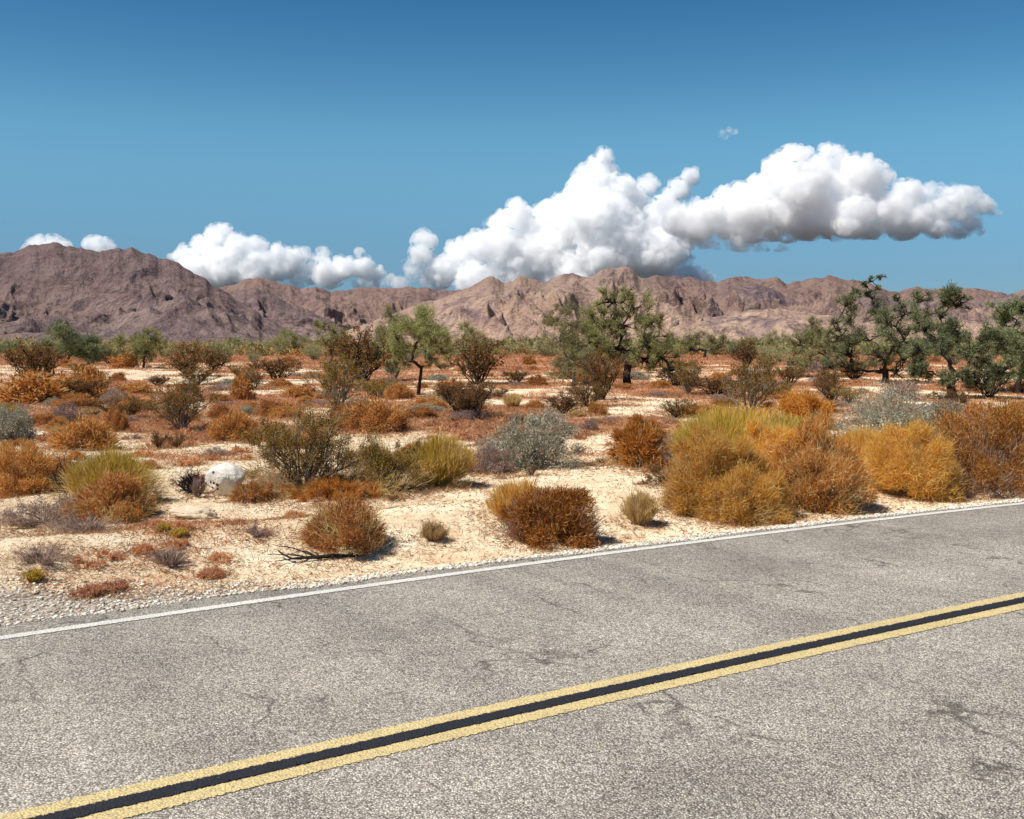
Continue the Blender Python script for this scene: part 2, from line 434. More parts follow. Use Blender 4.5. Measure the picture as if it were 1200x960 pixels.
def stone_mat(name, stops, stain=None):
    k = NT(name); co = k.n('TexCoord').outputs['Object']
    ri = k.n('NewGeometry').outputs['Random Per Island']
    col = k.ramp(ri, stops)
    n = k.noise(co, 40, 4, .6)
    col = k.mix(.6, col, k.ramp(n, [(.3, g1(.75)), (.7, g1(1.15))]), 'MULTIPLY')
    return k.surf(k.n('BsdfDiffuse', {'Color': col}).outputs[0])
M['gravel'] = stone_mat('gravel stones', [(0, (.26, .20, .15)), (.25, (.50, .42, .32)), (.6, (.70, .62, .50)), (1, (.82, .77, .67))])
M['pebble'] = stone_mat('pebbles and bits of litter', [(0, (.10, .05, .025)), (.35, (.30, .15, .07)), (.6, (.48, .33, .2)), (1, (.68, .58, .44))])

def boulder_mat():
    k = NT('pale boulder'); co = k.n('TexCoord').outputs['Object']
    n = k.noise(co, 9, 6, .65); n2 = k.noise(co, 45, 4, .7)
    col = k.ramp(n, [(.3, (.56, .51, .43)), (.6, (.78, .75, .67))])
    col = k.mix(k.ramp(n2, [(.3, g1(.5)), (.42, g1(0))]), col, (.42, .36, .28))
    at = k.n('Attribute', attribute_name='stain').outputs['Fac']
    sm = k.math('ADD', at, k.math('MULTIPLY', k.math('SUBTRACT', n2, .5), .5))
    col = k.mix(k.ramp(sm, [(.45, g1(0)), (.55, g1(1))]), col, (.20, .045, .02))
    b = k.n('Bump', {'Height': k.math('ADD', k.math('MULTIPLY', n, .05), k.math('MULTIPLY', n2, .012)), 'Strength': .8, 'Distance': 1.})
    return k.surf(k.n('BsdfDiffuse', {'Color': col, 'Normal': b.outputs[0]}).outputs[0])
M['boulder'] = boulder_mat()
M['tanstone'] = stone_mat('sandy stone', [(0, (.60, .47, .32)), (1, (.66, .53, .38))])

def cloud_mat(name, dens, torn=False):
    k = NT(name)
    v = k.n('VolumePrincipled', {'Color': (1, 1, 1, 1), 'Density': dens, 'Anisotropy': 0.0})
    k.t.links.new(v.outputs[0], k.out.inputs['Volume'])
    if torn:
        n = k.noise(k.n('TexCoord').outputs['Object'], .0048, 5, .66, .6)
        k.t.links.new(k.ramp(n, [(.44, g1(0)), (.60, g1(1))]), (mm := k.n('Math', operation='MULTIPLY')).inputs[0]); mm.inputs[1].default_value = dens
        k.t.links.new(mm.outputs[0], v.inputs['Density']); k.m.cycles.volume_step_rate = .35
        return k.m
    if hasattr(k.m.cycles, 'homogeneous_volume'): k.m.cycles.homogeneous_volume = True
    return k.m
M['cloud'] = cloud_mat('cloud vapour', .0062)
M['wisp'] = cloud_mat('thin cloud vapour', .0075, True)
M['fringe'] = cloud_mat('cloud fringe', .0085, True)

# ------------------------------------------------------------------ ground sheet (polar grid to the foot of the hills and beyond)
def build_ground():
    ang = []
    a = -180.
    while a < 180:
        ang.append(a)
        a += .22 if -34 < a < 34 else (.8 if -60 < a < 60 else 4.)
    ang = np.radians(np.array(ang))
    r = [0.6]
    while r[-1] < 16000: r.append(r[-1] * (1.016 if 5 < r[-1] < 60 else 1.04))
    r = np.array(r)
    A, R = np.meshgrid(ang, r)
    X, Y = R * np.sin(A), R * np.cos(A)
    Z = G(X, Y)
    fine = smooth(1.0, 2.2, road_tn(X, Y)[1] - whiteN(road_tn(X, Y)[0])) * smooth(60, 20, R)
    Z += fine * .02 * fbm(X * 4, Y * 4, octv=3, seed=44)
    V = np.stack([X, Y, Z], -1).reshape(-1, 3)
    nr, na = len(r), len(ang)
    i, j = np.meshgrid(np.arange(nr - 1), np.arange(na), indexing='ij')
    j2 = (j + 1) % na
    Fq = np.stack([i * na + j, i * na + j2, (i + 1) * na + j2, (i + 1) * na + j], -1).reshape(-1, 4)[:, ::-1]
    V = np.vstack([V, [[0, 0, float(Z[0].mean())]]])
    c = len(V) - 1
    Ft = np.stack([np.full(na, c), (np.arange(na) + 1) % na, np.arange(na)], -1)
    me = mesh_np('ground', V, [Ft, Fq], True)
    t, n = road_tn(V[:, 0], V[:, 1])
    e = n - whiteN(t)
    far_e = np.where(e > 0, e, np.maximum(0, yellowN(t) - 2.95 - n))
    gw = .52 + 1.15 * smooth(1.5, -1.2, t)
    at = me.attributes.new('edge', 'FLOAT', 'POINT'); at.data.foreach_set('value', np.clip(far_e - gw + .5, 0, 3).astype(np.float32))
    at = me.attributes.new('cover', 'FLOAT', 'POINT'); at.data.foreach_set('value', cover_at(V[:, 0], V[:, 1]).astype(np.float32))
    return tag(obj('ground', me, M['ground']), 'pale desert sand with rust coloured dry litter running to the mountains', None, None, 'structure')

def cover_at(x, y):
    t, n = road_tn(x, y); e = np.abs(n - whiteN(t))
    c = .5 + .80 * fbm(x * .42, y * .42, octv=4, seed=21) + .35 * fbm(x * .07, y * .07, octv=3, seed=23)
    d = np.hypot(x, y)
    c = c - .40 + .27 * smooth(2., 8, e) + .02 * smooth(25, 60, d) + .34 * smooth(45, 110, d)
    return np.clip(c, 0, 1)
build_ground()

# ------------------------------------------------------------------ road and markings
def ribbon(name, lo, hi, z, mat, label, uvw=True, t0=-60, t1=70, nx=2, skirt=False):
    t = np.concatenate([np.linspace(t0, -16, 25)[:-1], np.linspace(-16, 18, 500), np.linspace(18, t1, 25)[1:]])
    lo_, hi_ = lo(t), hi(t)
    V = []; U = []
    for i in range(nx):
        s = i / (nx - 1); n = lo_ + (hi_ - lo_) * s
        x, y = tn_xy(t, n); V.append(np.stack([x, y, np.full_like(t, z)], -1))
        U.append(np.stack([np.full_like(t, s) if uvw else n, t], -1))
    if skirt:
        for src, at0 in ((V[0], True), (V[nx - 1], False)):
            w2 = src.copy(); w2[:, 2] = z - .10
            off = -.03 if at0 else .03
            w2[:, 0] += N[0] * off; w2[:, 1] += N[1] * off
            if at0: V.insert(0, w2); U.insert(0, U[0])
            else: V.append(w2); U.append(U[-1])
        nx += 2
    V = np.concatenate(V); U = np.concatenate(U); m = len(t)
    i, j = np.meshgrid(np.arange(nx - 1), np.arange(m - 1), indexing='ij')
    Fq = np.stack([i * m + j, i * m + j + 1, (i + 1) * m + j + 1, (i + 1) * m + j], -1).reshape(-1, 4)
    me = mesh_np(name, V, Fq)
    ul = me.uv_layers.new(name='UVMap'); ul.data.foreach_set('uv', U[Fq.ravel()].astype(np.float32).ravel())
    return tag(obj(name, me, mat), label, None, None, 'structure')
ribbon('road', lambda t: yellowN(t) - 2.95 - .1 * pave_edge(t), lambda t: whiteN(t) + pave_edge(t), 0., M['asphalt'],
       'grey weathered two lane asphalt road crossing the foreground', uvw=False, skirt=True)
ribbon('road_edge_line', lambda t: whiteN(t) - .05, lambda t: whiteN(t) + .05, .004, M['white'], 'thin white line along the far edge of the road')
ribbon('road_edge_line', lambda t: yellowN(t) - 2.75, lambda t: yellowN(t) - 2.65, .004, M['white'], 'thin white line along the near edge of the road')
ribbon('road_centre_line', lambda t: yellowN(t) + .034, lambda t: yellowN(t) + .150, .004, M['yellow'], 'far stripe of the double yellow centre line')
ribbon('road_centre_line', lambda t: yellowN(t) - .150, lambda t: yellowN(t) - .034, .004, M['yellow'], 'near stripe of the double yellow centre line')
ribbon('road_centre_gap', lambda t: yellowN(t) - .052, lambda t: yellowN(t) + .052, .008, M['tar'], 'black band painted between the two yellow stripes')

# ------------------------------------------------------------------ mountains
def mountain(name, pts, D, foot, label, seed, wl=700., amp=.5, back=1.5, mat='mountain'):
    pts = np.array(pts, float)
    bx = np.arange(pts[0, 0], pts[-1, 0] + .1, 1.1)
    el = np.interp(bx, pts[:, 0], pts[:, 1])
    if len(pts) > 20: kq = np.ones(91) / 91; el = el + .4 * (el - np.convolve(np.pad(el, 45, mode='edge'), kq, 'valid'))
    el = el + 2.8 * fbm(bx * .10, bx * 0 + seed, octv=3, seed=seed) * smooth(0, 20, 401 - el)
    dirs = np.stack([(bx - 600) / F_PX, np.ones_like(bx)], -1)
    tan_el = (401 - el) / F_PX     # height / forward distance
    p = np.concatenate([np.linspace(0, 1, 220) ** 1.0, np.linspace(1, back, 40)[1:]])
    Rr = foot + (D - foot) * p
    Yd, TE = np.meshgrid(Rr, tan_el, indexing='ij')
    X = Yd * dirs[None, :, 0]; Y = Yd
    Pm = np.repeat(p[:, None], len(bx), 1)
    wx = X + wl * .35 * fbm(X / wl * 1.1, Y / wl * 1.1, octv=3, seed=seed + 3)
    wy = Y + wl * .35 * fbm(X / wl * 1.1 + 9, Y / wl * 1.1, octv=3, seed=seed + 4)
    ca, sa = math.cos(.55), math.sin(.55)
    wx, wy = wx * ca + wy * sa * .6, -wx * sa + wy * ca * .6
    rd = ridged(wx / wl, wy / wl, 6, seed, .55)
    rd2 = ridged(wx / wl * 3.3, wy / wl * 3.1, 4, seed + 7, .55)
    rd3 = ridged(wx / wl * 9.1, wy / wl * 8.3, 3, seed + 17, .6)
    Pw = Pm + .16 * fbm(X / wl * .9, Y / wl * .6, octv=3, seed=seed + 11) * np.sin(np.pi * np.clip(Pm, 0, 1)) * smooth(1, .8, Pm)
    prof = np.where(Pw < 1, np.clip(Pw, 0, 1) ** 1.35, np.clip(1 - (Pw - 1) / (back - 1), 0, 1))
    H0 = TE * D
    nz = amp * (rd - .5) + .26 * (rd2 - .5) + .08 * (rd3 - .5)
    up = smooth(0, .25, Pm) * np.clip((1 - Pm) * 1.5, 0, 1) ** 1.0
    dn = smooth(0, .25, Pm) * np.clip((1 - Pm) * 4.5, 0, 1)
    back_ = np.where(Pm > 1, .4 * smooth(1, 1.2, Pm), 0)
    Hh = H0 * (prof + np.where(nz > 0, nz * up, nz * dn) + back_ * np.minimum(nz, 0))
    Hh = np.maximum(Hh, -2) * smooth(0, .06, Pm)
    # spurs never stand above the traced skyline
    lim = tan_el[None] * Yd * (.985 - .10 * (1 - smooth(.5, 1, Pm))) + CAM_H
    Hh = np.where((Pm < .995) & (Hh > lim), lim + (Hh - lim) * .08, Hh)
    Hh = np.where(TE <= .0012, np.minimum(Hh, 1.), Hh) - 1.5 * (1 - smooth(0, .05, Pm))
    V = np.stack([X, Y, Hh], -1).reshape(-1, 3); nb = len(bx)
    i, j = np.meshgrid(np.arange(len(p) - 1), np.arange(nb - 1), indexing='ij')
    Fq = np.stack([i * nb + j, i * nb + j + 1, (i + 1) * nb + j + 1, (i + 1) * nb + j], -1).reshape(-1, 4)
    return tag(obj(name, mesh_np(name, V, Fq, True), M[mat]), label, None, None, 'structure')

mountain('mountain', [(-700, 392), (-400, 345), (-200, 318), (-60, 302), (0, 300), (16, 295.5), (40, 289), (67, 285.5), (85, 287.5), (120, 297), (133, 293), (157, 290.5), (173, 296.5), (200, 304), (227, 317), (253, 335), (280, 352), (320, 376), (352, 393), (375, 401.5)],
         3300, 1700, 'broad brown rocky mountain filling the left of the skyline', 101, 520, .8)
mountain('mountain', [(200, 345), (262, 337), (284, 331), (303, 325), (327, 331), (353, 339), (371, 335), (388, 341), (418, 338), (440, 338.5), (475, 337), (501, 338), (518, 340), (548, 338), (600, 342), (640, 350), (700, 380)],
         8500, 5200, 'low grey ridge far off between the two nearer brown mountains', 131, 700, .7, mat='greyrock')
mountain('mountain', [(230, 372), (255, 355), (270, 347), (283, 341), (300, 337), (318, 342), (335, 352), (352, 360), (380, 372), (405, 386), (430, 401)],
         6000, 4300, 'small dark hill in front of the far ridge right of the big mountain', 151, 500, .5)
mountain('mountain', [(330, 401.5), (370, 396), (400, 389), (430, 378), (465, 366), (490, 357), (516, 349), (543, 340), (560, 333), (577, 326), (591, 332), (609, 324.5), (639, 329), (671, 321), (689, 325), (705, 316.5), (727, 315), (737, 317), (751, 326), (770, 334), (800, 350), (830, 372), (870, 392), (900, 401.5)],
         4600, 2700, 'tan and brown rocky mountain with several summits at the centre', 171, 380, 1.0, mat='tanrock')
mountain('mountain', [(660, 352), (700, 338), (740, 329), (767, 323.5), (788, 326), (807, 325), (820, 329), (840, 331), (860, 326), (880, 327), (896, 328), (907, 326.5), (920, 330.5), (947, 328), (968, 324.7), (987, 328.7), (1005, 331), (1037, 339), (1053, 340), (1077, 336.7), (1093, 339), (1125, 340), (1141, 337.5), (1168, 342.5), (1179, 342.5), (1200, 338), (1260, 332), (1330, 340), (1420, 338), (1600, 360), (1800, 395)],
         6200, 3600, 'long purple brown mountain range along the right of the skyline', 191, 480, 1.0, mat='greyrock')
mountain('mountain', [(700, 401.5), (760, 388), (820, 374), (870, 364), (915, 361), (960, 369), (1020, 378), (1080, 373), (1150, 376), (1230, 380), (1350, 392), (1450, 401.5)],
         3900, 2500, 'low tan foothills in front of the right hand range', 211, 380, .8, mat='tanrock')

mountain('mountain', [(545, 401.5), (575, 378), (598, 360), (622, 348), (645, 342), (668, 338), (690, 345), (712, 358), (745, 368), (790, 385), (830, 401.5)],
         4100, 2500, 'brown spur jutting forward below the central summits', 231, 280, .95, mat='tanrock')
mountain('mountain', [(745, 401.5), (775, 378), (805, 360), (832, 349), (860, 338), (884, 333), (903, 339), (930, 352), (968, 360), (1005, 378), (1040, 401.5)],
         5000, 3300, 'pointed brown hill below the skyline right of the central summits', 233, 300, .95, mat='mountain')
mountain('mountain', [(915, 401.5), (950, 374), (980, 356), (1008, 344), (1026, 342), (1050, 352), (1075, 356), (1100, 349), (1122, 350), (1150, 361), (1195, 374), (1240, 401.5)],
         5300, 3500, 'double humped brown ridge behind the many branched tree', 237, 300, .95, mat='mountain')
mountain('mountain', [(1065, 401.5), (1105, 374), (1140, 356), (1168, 347), (1200, 343), (1235, 346), (1300, 366), (1360, 401.5)],
         5600, 3700, 'dark brown ridge behind the trees at the right edge', 239, 300, .95, mat='mountain')

# ------------------------------------------------------------------ clouds
def cloud_mesh(blobs, Dk, seed, vox, mat, swell=0., flat=None):
    r = np.random.default_rng(seed)
    sc = Dk / F_PX
    import bmesh
    C = []
    for b in blobs:
        px, py, rad = b[:3]
        dy = r.uniform(-.6, .6) * rad
        C.append((px, py, rad, dy, b[3] if len(b) > 3 else 0))
        for _ in range(int(16 + rad * 1.4)):
            d = unit(r.normal(size=3)); d[1] = -abs(d[1]) * .7 if r.random() < .75 else d[1]
            if d[2] < -.35: continue
            q = rad * r.uniform(.16, .40)
            c1 = (px + d[0] * rad * .86, py - d[2] * rad * .86, q, dy + d[1] * rad * .86, 0)
            C.append(c1)
            for _ in range(5):
                e = unit(r.normal(size=3)); e[1] = -abs(e[1])
                if e[2] < -.3: continue
                q2 = q * r.uniform(.25, .5)
                if q2 > 1.2: C.append((c1[0] + e[0] * q * .9, c1[1] - e[2] * q * .9, q2, c1[3] + e[1] * q * .9, 0))
    ico_me = bpy.data.meshes.new('tmp'); bm = bmesh.new(); bmesh.ops.create_icosphere(bm, subdivisions=1, radius=1); bm.to_mesh(ico_me); bm.free()
    n = len(ico_me.vertices); iv = np.zeros(n * 3); ico_me.vertices.foreach_get('co', iv); iv = iv.reshape(-1, 3)
    fi = np.array([list(f.vertices) for f in ico_me.polygons])
    bpy.data.meshes.remove(ico_me)
    acc = Acc()
    for px, py, q, dy, s in C:
        d = px_dir(px, py); c = d / d[1] * (Dk + dy * sc)
        V = iv * q * sc * np.array([1, 1, .92]) + c
        acc.add(V, tri=fi)
    me = acc.mesh('cloud')
    o = bpy.data.objects.new('tmp', me); COL.objects.link(o)
    md = o.modifiers.new('r', 'REMESH'); md.mode = 'VOXEL'; md.voxel_size = vox * sc
    dg = bpy.context.evaluated_depsgraph_get(); me2 = bpy.data.meshes.new_from_object(o.evaluated_get(dg))
    bpy.data.objects.remove(o)
    n = len(me2.vertices); V = np.zeros(n * 3, np.float32); me2.vertices.foreach_get('co', V); V = V.reshape(-1, 3).astype(float)
    Nn = np.zeros(n * 3, np.float32); me2.vertex_normals.foreach_get('vector', Nn); Nn = Nn.reshape(-1, 3)
    k = 1 / (9 * sc)
    ds = (1 - np.abs(fbm(V[:, 0] * k, V[:, 1] * k, V[:, 2] * k, 4, seed, .55)) * 2) * 2.2 * sc
    ds = ds + (1 - np.abs(fbm(V[:, 0] * k * 2.7, V[:, 1] * k * 2.7, V[:, 2] * k * 2.7, 2, seed + 3, .5)) * 2) * .55 * sc
    if swell: ds = ds * 1.3 + swell * sc * (1 + 1.1 * fbm(V[:, 0] * k * .5, V[:, 1] * k * .5, V[:, 2] * k * .5, 3, seed + 9))
    V = V + Nn * ds[:, None]
    if flat:                                             # the level base where the vapour starts to condense
        dd = px_dir(600, flat); zb = CAM_H + dd[2] / dd[1] * Dk + 3.5 * sc * fbm(V[:, 0] * k * .3, V[:, 1] * k * .3, octv=3, seed=seed)
        V[:, 2] = np.where(V[:, 2] < zb, zb + (V[:, 2] - zb) * .22, V[:, 2])
    me2.vertices.foreach_set('co', V.astype(np.float32).ravel())
    me2.polygons.foreach_set('use_smooth', np.ones(len(me2.polygons), bool))
    me2.materials.clear(); me2.materials.append(M[mat])
    me2.update()
    return me2

def cloud(blobs, Dk, label, seed, vox=1.5, flat=None):
    hard = [b for b in blobs if len(b) < 4]; soft = [b for b in blobs if len(b) > 3]
    if hard:
        o = obj('cloud', cloud_mesh(hard, Dk, seed, vox, 'cloud', 0., flat))
        obj('fringe', cloud_mesh(hard, Dk, seed, vox, 'fringe', 2.8, flat), None, o)
        if soft: obj('wisp', cloud_mesh([b[:3] for b in soft], Dk, seed + 50, vox, 'wisp', 0., flat and flat + 12), None, o)
    else: o = obj('cloud', cloud_mesh([b[:3] for b in soft], Dk, seed, vox, 'wisp'))
    return tag(o, label, 'cloud', None, 'structure')

cloud([(915, 205, 21), (930, 193, 19), (970, 178, 8), (975, 195, 20), (1008, 203, 20), (1030, 210, 14), (1000, 222, 30), (940, 222, 32), (905, 235, 24),
       (1062, 232, 18), (1095, 232, 17, .2), (1125, 235, 15), (1150, 242, 10), (1138, 262, 9), (1160, 245, 8, .5), (1170, 249, 4, .6), (1143, 226, 7, .5), (1045, 252, 24), (1095, 268, 13, .2), (1130, 270, 10, .3), (1148, 270, 6, .5),
       (1065, 270, 12, .2), (1000, 258, 26), (970, 255, 26), (915, 255, 24), (870, 232, 16), (890, 222, 15), (1075, 255, 18), (1105, 250, 16), (900, 268, 16), (860, 255, 18), (1125, 252, 11), (945, 258, 28), (885, 250, 24), (853, 243, 20), (832, 250, 15), (815, 246, 16, .2), (800, 262, 18), (820, 268, 17), (825, 275, 20, .2), (785, 250, 16, .2), (870, 270, 14), (870, 280, 18, .2), (905, 283, 12), (922, 291, 9), (885, 288, 12), (852, 268, 14), (845, 287, 12, .3), (868, 291, 12, .3), (892, 295, 10, .3), (916, 297, 9, .3), (1060, 268, 16), (1020, 268, 16), (1100, 268, 11), (1120, 272, 8), (980, 272, 14, .3), (800, 285, 14, .3)],
      19000, 'large white cumulus cloud with a flat grey base high on the right', 11, flat=281)
cloud([(707, 186, 9), (703, 202, 16), (693, 222, 24), (668, 240, 18), (722, 235, 26), (742, 232, 16), (760, 217, 10), (700, 262, 38), (652, 265, 28), (605, 258, 19), (588, 262, 13),
       (640, 300, 38), (590, 293, 26), (562, 290, 16), (540, 303, 18), (520, 318, 18), (498, 283, 11), (492, 298, 10), (500, 310, 16, .3), (485, 320, 12, .3), (470, 332, 10, .3), (510, 328, 18, .2), (722, 298, 42), (768, 298, 32), (790, 312, 22, .2),
       (758, 270, 26), (808, 208, 8), (797, 222, 11), (782, 240, 14), (812, 202, 7, .4), (803, 322, 14, .3), (815, 324, 11), (828, 329, 7), (775, 262, 22), (790, 285, 18), (800, 300, 14, .3), (600, 325, 30), (680, 330, 35), (560, 335, 25), (740, 335, 30), (790, 335, 18), (478, 312, 8, .5)],
      23000, 'tall towering white cumulus cloud above the central mountain', 12)
cloud([(256, 280, 14), (262, 272, 7), (240, 292, 14), (217, 301, 11), (202, 303, 7, .2), (280, 293, 15), (300, 292, 11), (326, 302, 13), (352, 300, 12, .45), (378, 298, 9, .6), (340, 308, 14), (370, 308, 12, .3), (260, 318, 25),
       (300, 318, 26), (350, 322, 20, .1), (385, 322, 16), (403, 316, 13), (425, 316, 12), (441, 322, 8), (421, 296, 6, .5), (430, 335, 15, .3), (460, 335, 12, .6), (230, 320, 20)],
      25000, 'low white cumulus bank rising behind the gap right of the big mountain', 13)
cloud([(46, 290, 9), (62, 287, 8), (75, 290, 7), (30, 292, 5, .3), (55, 300, 14)], 27000, 'small white cloud top peeping over the summit at far left', 14, vox=1.2)
cloud([(112, 287, 8), (122, 289, 9), (132, 292, 6, .2), (105, 286, 5), (115, 300, 13)], 27000, 'small white cloud puff in the dip between the left summits', 15, vox=1.2)
cloud([(847, 157, 4, .5), (855, 155, 4.5, .5), (851, 160, 3.5, .6), (843, 156, 2.5, .7), (861, 154, 2.5, .7)], 18000, 'tiny isolated wisp of cloud high above the big cloud', 16, vox=.7)

# ------------------------------------------------------------------ plants: builders return (stem mesh, foliage mesh) at real size
def dome(w, h, n, seed, bw, bl, clumps=60, lo=-.25, fine=.5, stickout=.12):
    """dense rounded dry shrub: crooked twigs packed in lumps on a shell"""
    r = np.random.default_rng(seed); R = w / 2
    d = rdir(r, clumps * 3); d = d[d[:, 2] > lo][:clumps]; m = len(d)
    ph = r.uniform(0, 9, 3)
    rad = r.uniform(.5, .95, m)[:, None] * (1 + .30 * vnoise(d[:, 0] * 1.9 + ph[0], d[:, 1] * 1.9 + ph[1], d[:, 2] * 1.9 + ph[2], seed % 97))[:, None]
    C = d * rad * np.array([R, R, h * .78]) ; C[:, 2] += h * .2
    cs = r.uniform(.16, .34, m) * min(R, h)
    pk = r.integers(0, m, n)
    off = rdir(r, n) * (r.random((n, 1)) ** .45) * cs[pk][:, None]
    P = C[pk] + off
    out = unit(P - np.array([0, 0, h * .1]))
    D = out * (1 - fine) + rdir(r, n) * fine + np.array([0, 0, .12])
    keep = P[:, 2] > .01
    P, D = P[keep], D[keep]; n = len(P)
    L = bl * r.uniform(.5, 1.4, n)
    acc = Acc(); blades(acc, r, P, D, L, bw * r.uniform(.6, 1.3, n), .6)
    k = int(n * stickout * .8)
    if k:
        i = r.integers(0, n, k); blades(acc, r, P[i], unit(P[i]) + np.array([0, 0, .3]) + rdir(r, k) * .3, bl * r.uniform(1.2, 2.2, k), bw * .6, .3)
    st = Acc()
    for i in range(min(m, 26)):
        tube(st, path(r, r.normal(size=3) * .02 * w * np.array([1, 1, 0]), C[i], 4, .25), np.linspace(.012, .004, 4) * (w + h) * .6, 4)
    return st, acc

def broom(w, h, n, seed, bw, spread=1., base_r=.22, top=.5):
    """fan of fine upright stems"""
    r = np.random.default_rng(seed); R = w / 2
    k = max(14, n // 90)
    a = r.uniform(0, 2 * np.pi, k); q = np.sqrt(r.random(k))
    base = np.stack([np.cos(a) * q * R * base_r, np.sin(a) * q * R * base_r, np.zeros(k)], -1)
    tip = np.stack([np.cos(a) * q * R * spread, np.sin(a) * q * R * spread, h * (1 - .45 * q ** 2) * r.uniform(.75, 1.0, k)], -1)
    pk = r.integers(0, k, n); s = r.uniform(.05, .80, n)[:, None] ** .8
    mid = base[pk] + (tip[pk] - base[pk]) * s + r.normal(size=(n, 3)) * R * .10 * (s + .25)
    mid[:, 2] = np.maximum(mid[:, 2] , .005)
    D = unit(tip[pk] - base[pk]) + rdir(r, n) * .33 + np.array([0, 0, .25])
    L = h * top * r.uniform(.35, 1., n) * (1.05 - s[:, 0] * .6)
    acc = Acc(); blades(acc, r, mid, D, L, bw * r.uniform(.6, 1.3, n), .35)
    st = Acc()
    for i in range(min(k, 40)):
        tube(st, path(r, base[i], base[i] + (tip[i] - base[i]) * .7, 4, .15), np.linspace(.007, .003, 4) * (w + h) * .5, 4)
    return st, acc

def creosote(w, h, n, seed, ls, nst=16, low=.25, lw=.5):
    """open shrub: crooked stems fanning up from one root, small leaves in bunches on the upper twigs"""
    r = np.random.default_rng(seed); R = w / 2; st = Acc(); tips = []
    for i in range(nst):
        a = 2 * np.pi * (i + r.random()) / nst; q = r.uniform(.25, 1.)
        end = np.array([math.cos(a) * R * q, math.sin(a) * R * q, h * r.uniform(.55, .98) * (1 - .28 * q * q)])
        p = path(r, np.array([math.cos(a), math.sin(a), 0]) * R * .06, end, 7, .35, .08)
        tube(st, p, np.linspace(.014, .004, 7) * h, 5)
        for j in range(9):
            u = r.uniform(.25, .95); k0 = p[int(u * 6)]
            d = unit(end) * .6 + rdir(r, 1)[0] * .8 + np.array([0, 0, .35]); Lb = h * r.uniform(.14, .34)
            e = k0 + unit(d) * Lb
            if e[2] < h * .04: e[2] = h * .06
            pp = path(r, k0, e, 4, .3); tube(st, pp, np.linspace(.006, .002, 4) * h, 3)
            for v in np.linspace(.3, 1, 4): tips.append(pp[0] + (pp[-1] - pp[0]) * v)
        tips.append(end)
    tips = np.array(tips); tips = tips[tips[:, 2] > h * low * .5]
    wgt = np.clip(tips[:, 2] / h, .15, 1) ** .6 * (r.random(len(tips)) ** 2 + .02); wgt /= wgt.sum()
    pk = r.choice(len(tips), n, p=wgt)
    P = tips[pk] + r.normal(size=(n, 3)) * h * .027
    P[:, 2] = np.maximum(P[:, 2], .01)
    acc = Acc(); leaves(acc, r, P, rdir(r, n) + np.array([0, 0, .5]), ls * r.uniform(.6, 1.4, n), ls * lw * r.uniform(.6, 1.3, n))
    return st, acc

def brittle(w, h, n, seed, ls):
    """grey leafy mound with pale stems showing"""
    r = np.random.default_rng(seed); R = w / 2; m = 70
    d = rdir(r, m * 3); d = d[d[:, 2] > -.15][:m]; m = len(d)
    C = d * r.uniform(.4, .9, m)[:, None] * np.array([R, R, h * .82]); C[:, 2] += h * .14
    C[:, 0] += R * .12 * np.sin(C[:, 1] * 5); cs = r.uniform(.14, .3, m) * min(R, h)
    pk = r.integers(0, m, n); P = C[pk] + rdir(r, n) * r.random((n, 1)) ** .5 * cs[pk][:, None]; P[:, 2] = np.maximum(P[:, 2], .008)
    acc = Acc(); h2 = n * 2 // 3
    out = unit(P) + np.array([0, 0, .3])
    leaves(acc, r, P[:h2], out[:h2] * .6 + rdir(r, h2) * .8, ls * r.uniform(.6, 1.3, h2), ls * .45)
    blades(acc, r, P[h2:], out[h2:] + rdir(r, n - h2) * .6, ls * r.uniform(1.2, 2.6, n - h2), ls * .13, .4)
    st = Acc()
    for i in range(min(m, 50)):
        tube(st, path(r, r.normal(size=3) * np.array([.04, .04, 0]) * w, C[i] * 1.02, 5, .3), np.linspace(.010, .003, 5) * (w + h) * .5, 4)
    return st, acc

def deadbush(w, h, seed, nst=14, thick=1., lvl=3):
    r = np.random.default_rng(seed); st = Acc(); R = w / 2
    def grow(p0, d, L, rad, k):
        e = p0 + unit(d) * L
        if e[2] < .02: e[2] = .02 + r.random() * .03
        p = path(r, p0, e, 5, .4, .05); tube(st, p, np.linspace(rad, rad * .5, 5), 5 if k == lvl else 3)
        if k == 0: return
        for _ in range(4):
            u = r.uniform(.35, 1); q = p[int(u * 4)]
            grow(q, unit(d) + rdir(r, 1)[0] * .75, L * r.uniform(.4, .65), rad * .5, k - 1)
    for i in range(nst):
        a = 2 * np.pi * r.random(); el = r.uniform(.25, 1.4)
        grow(np.zeros(3), np.array([math.cos(a) * math.cos(el) * R / h, math.sin(a) * math.cos(el) * R / h, math.sin(el)]), h * .55, .012 * h * thick + .002, lvl)
    return st, None

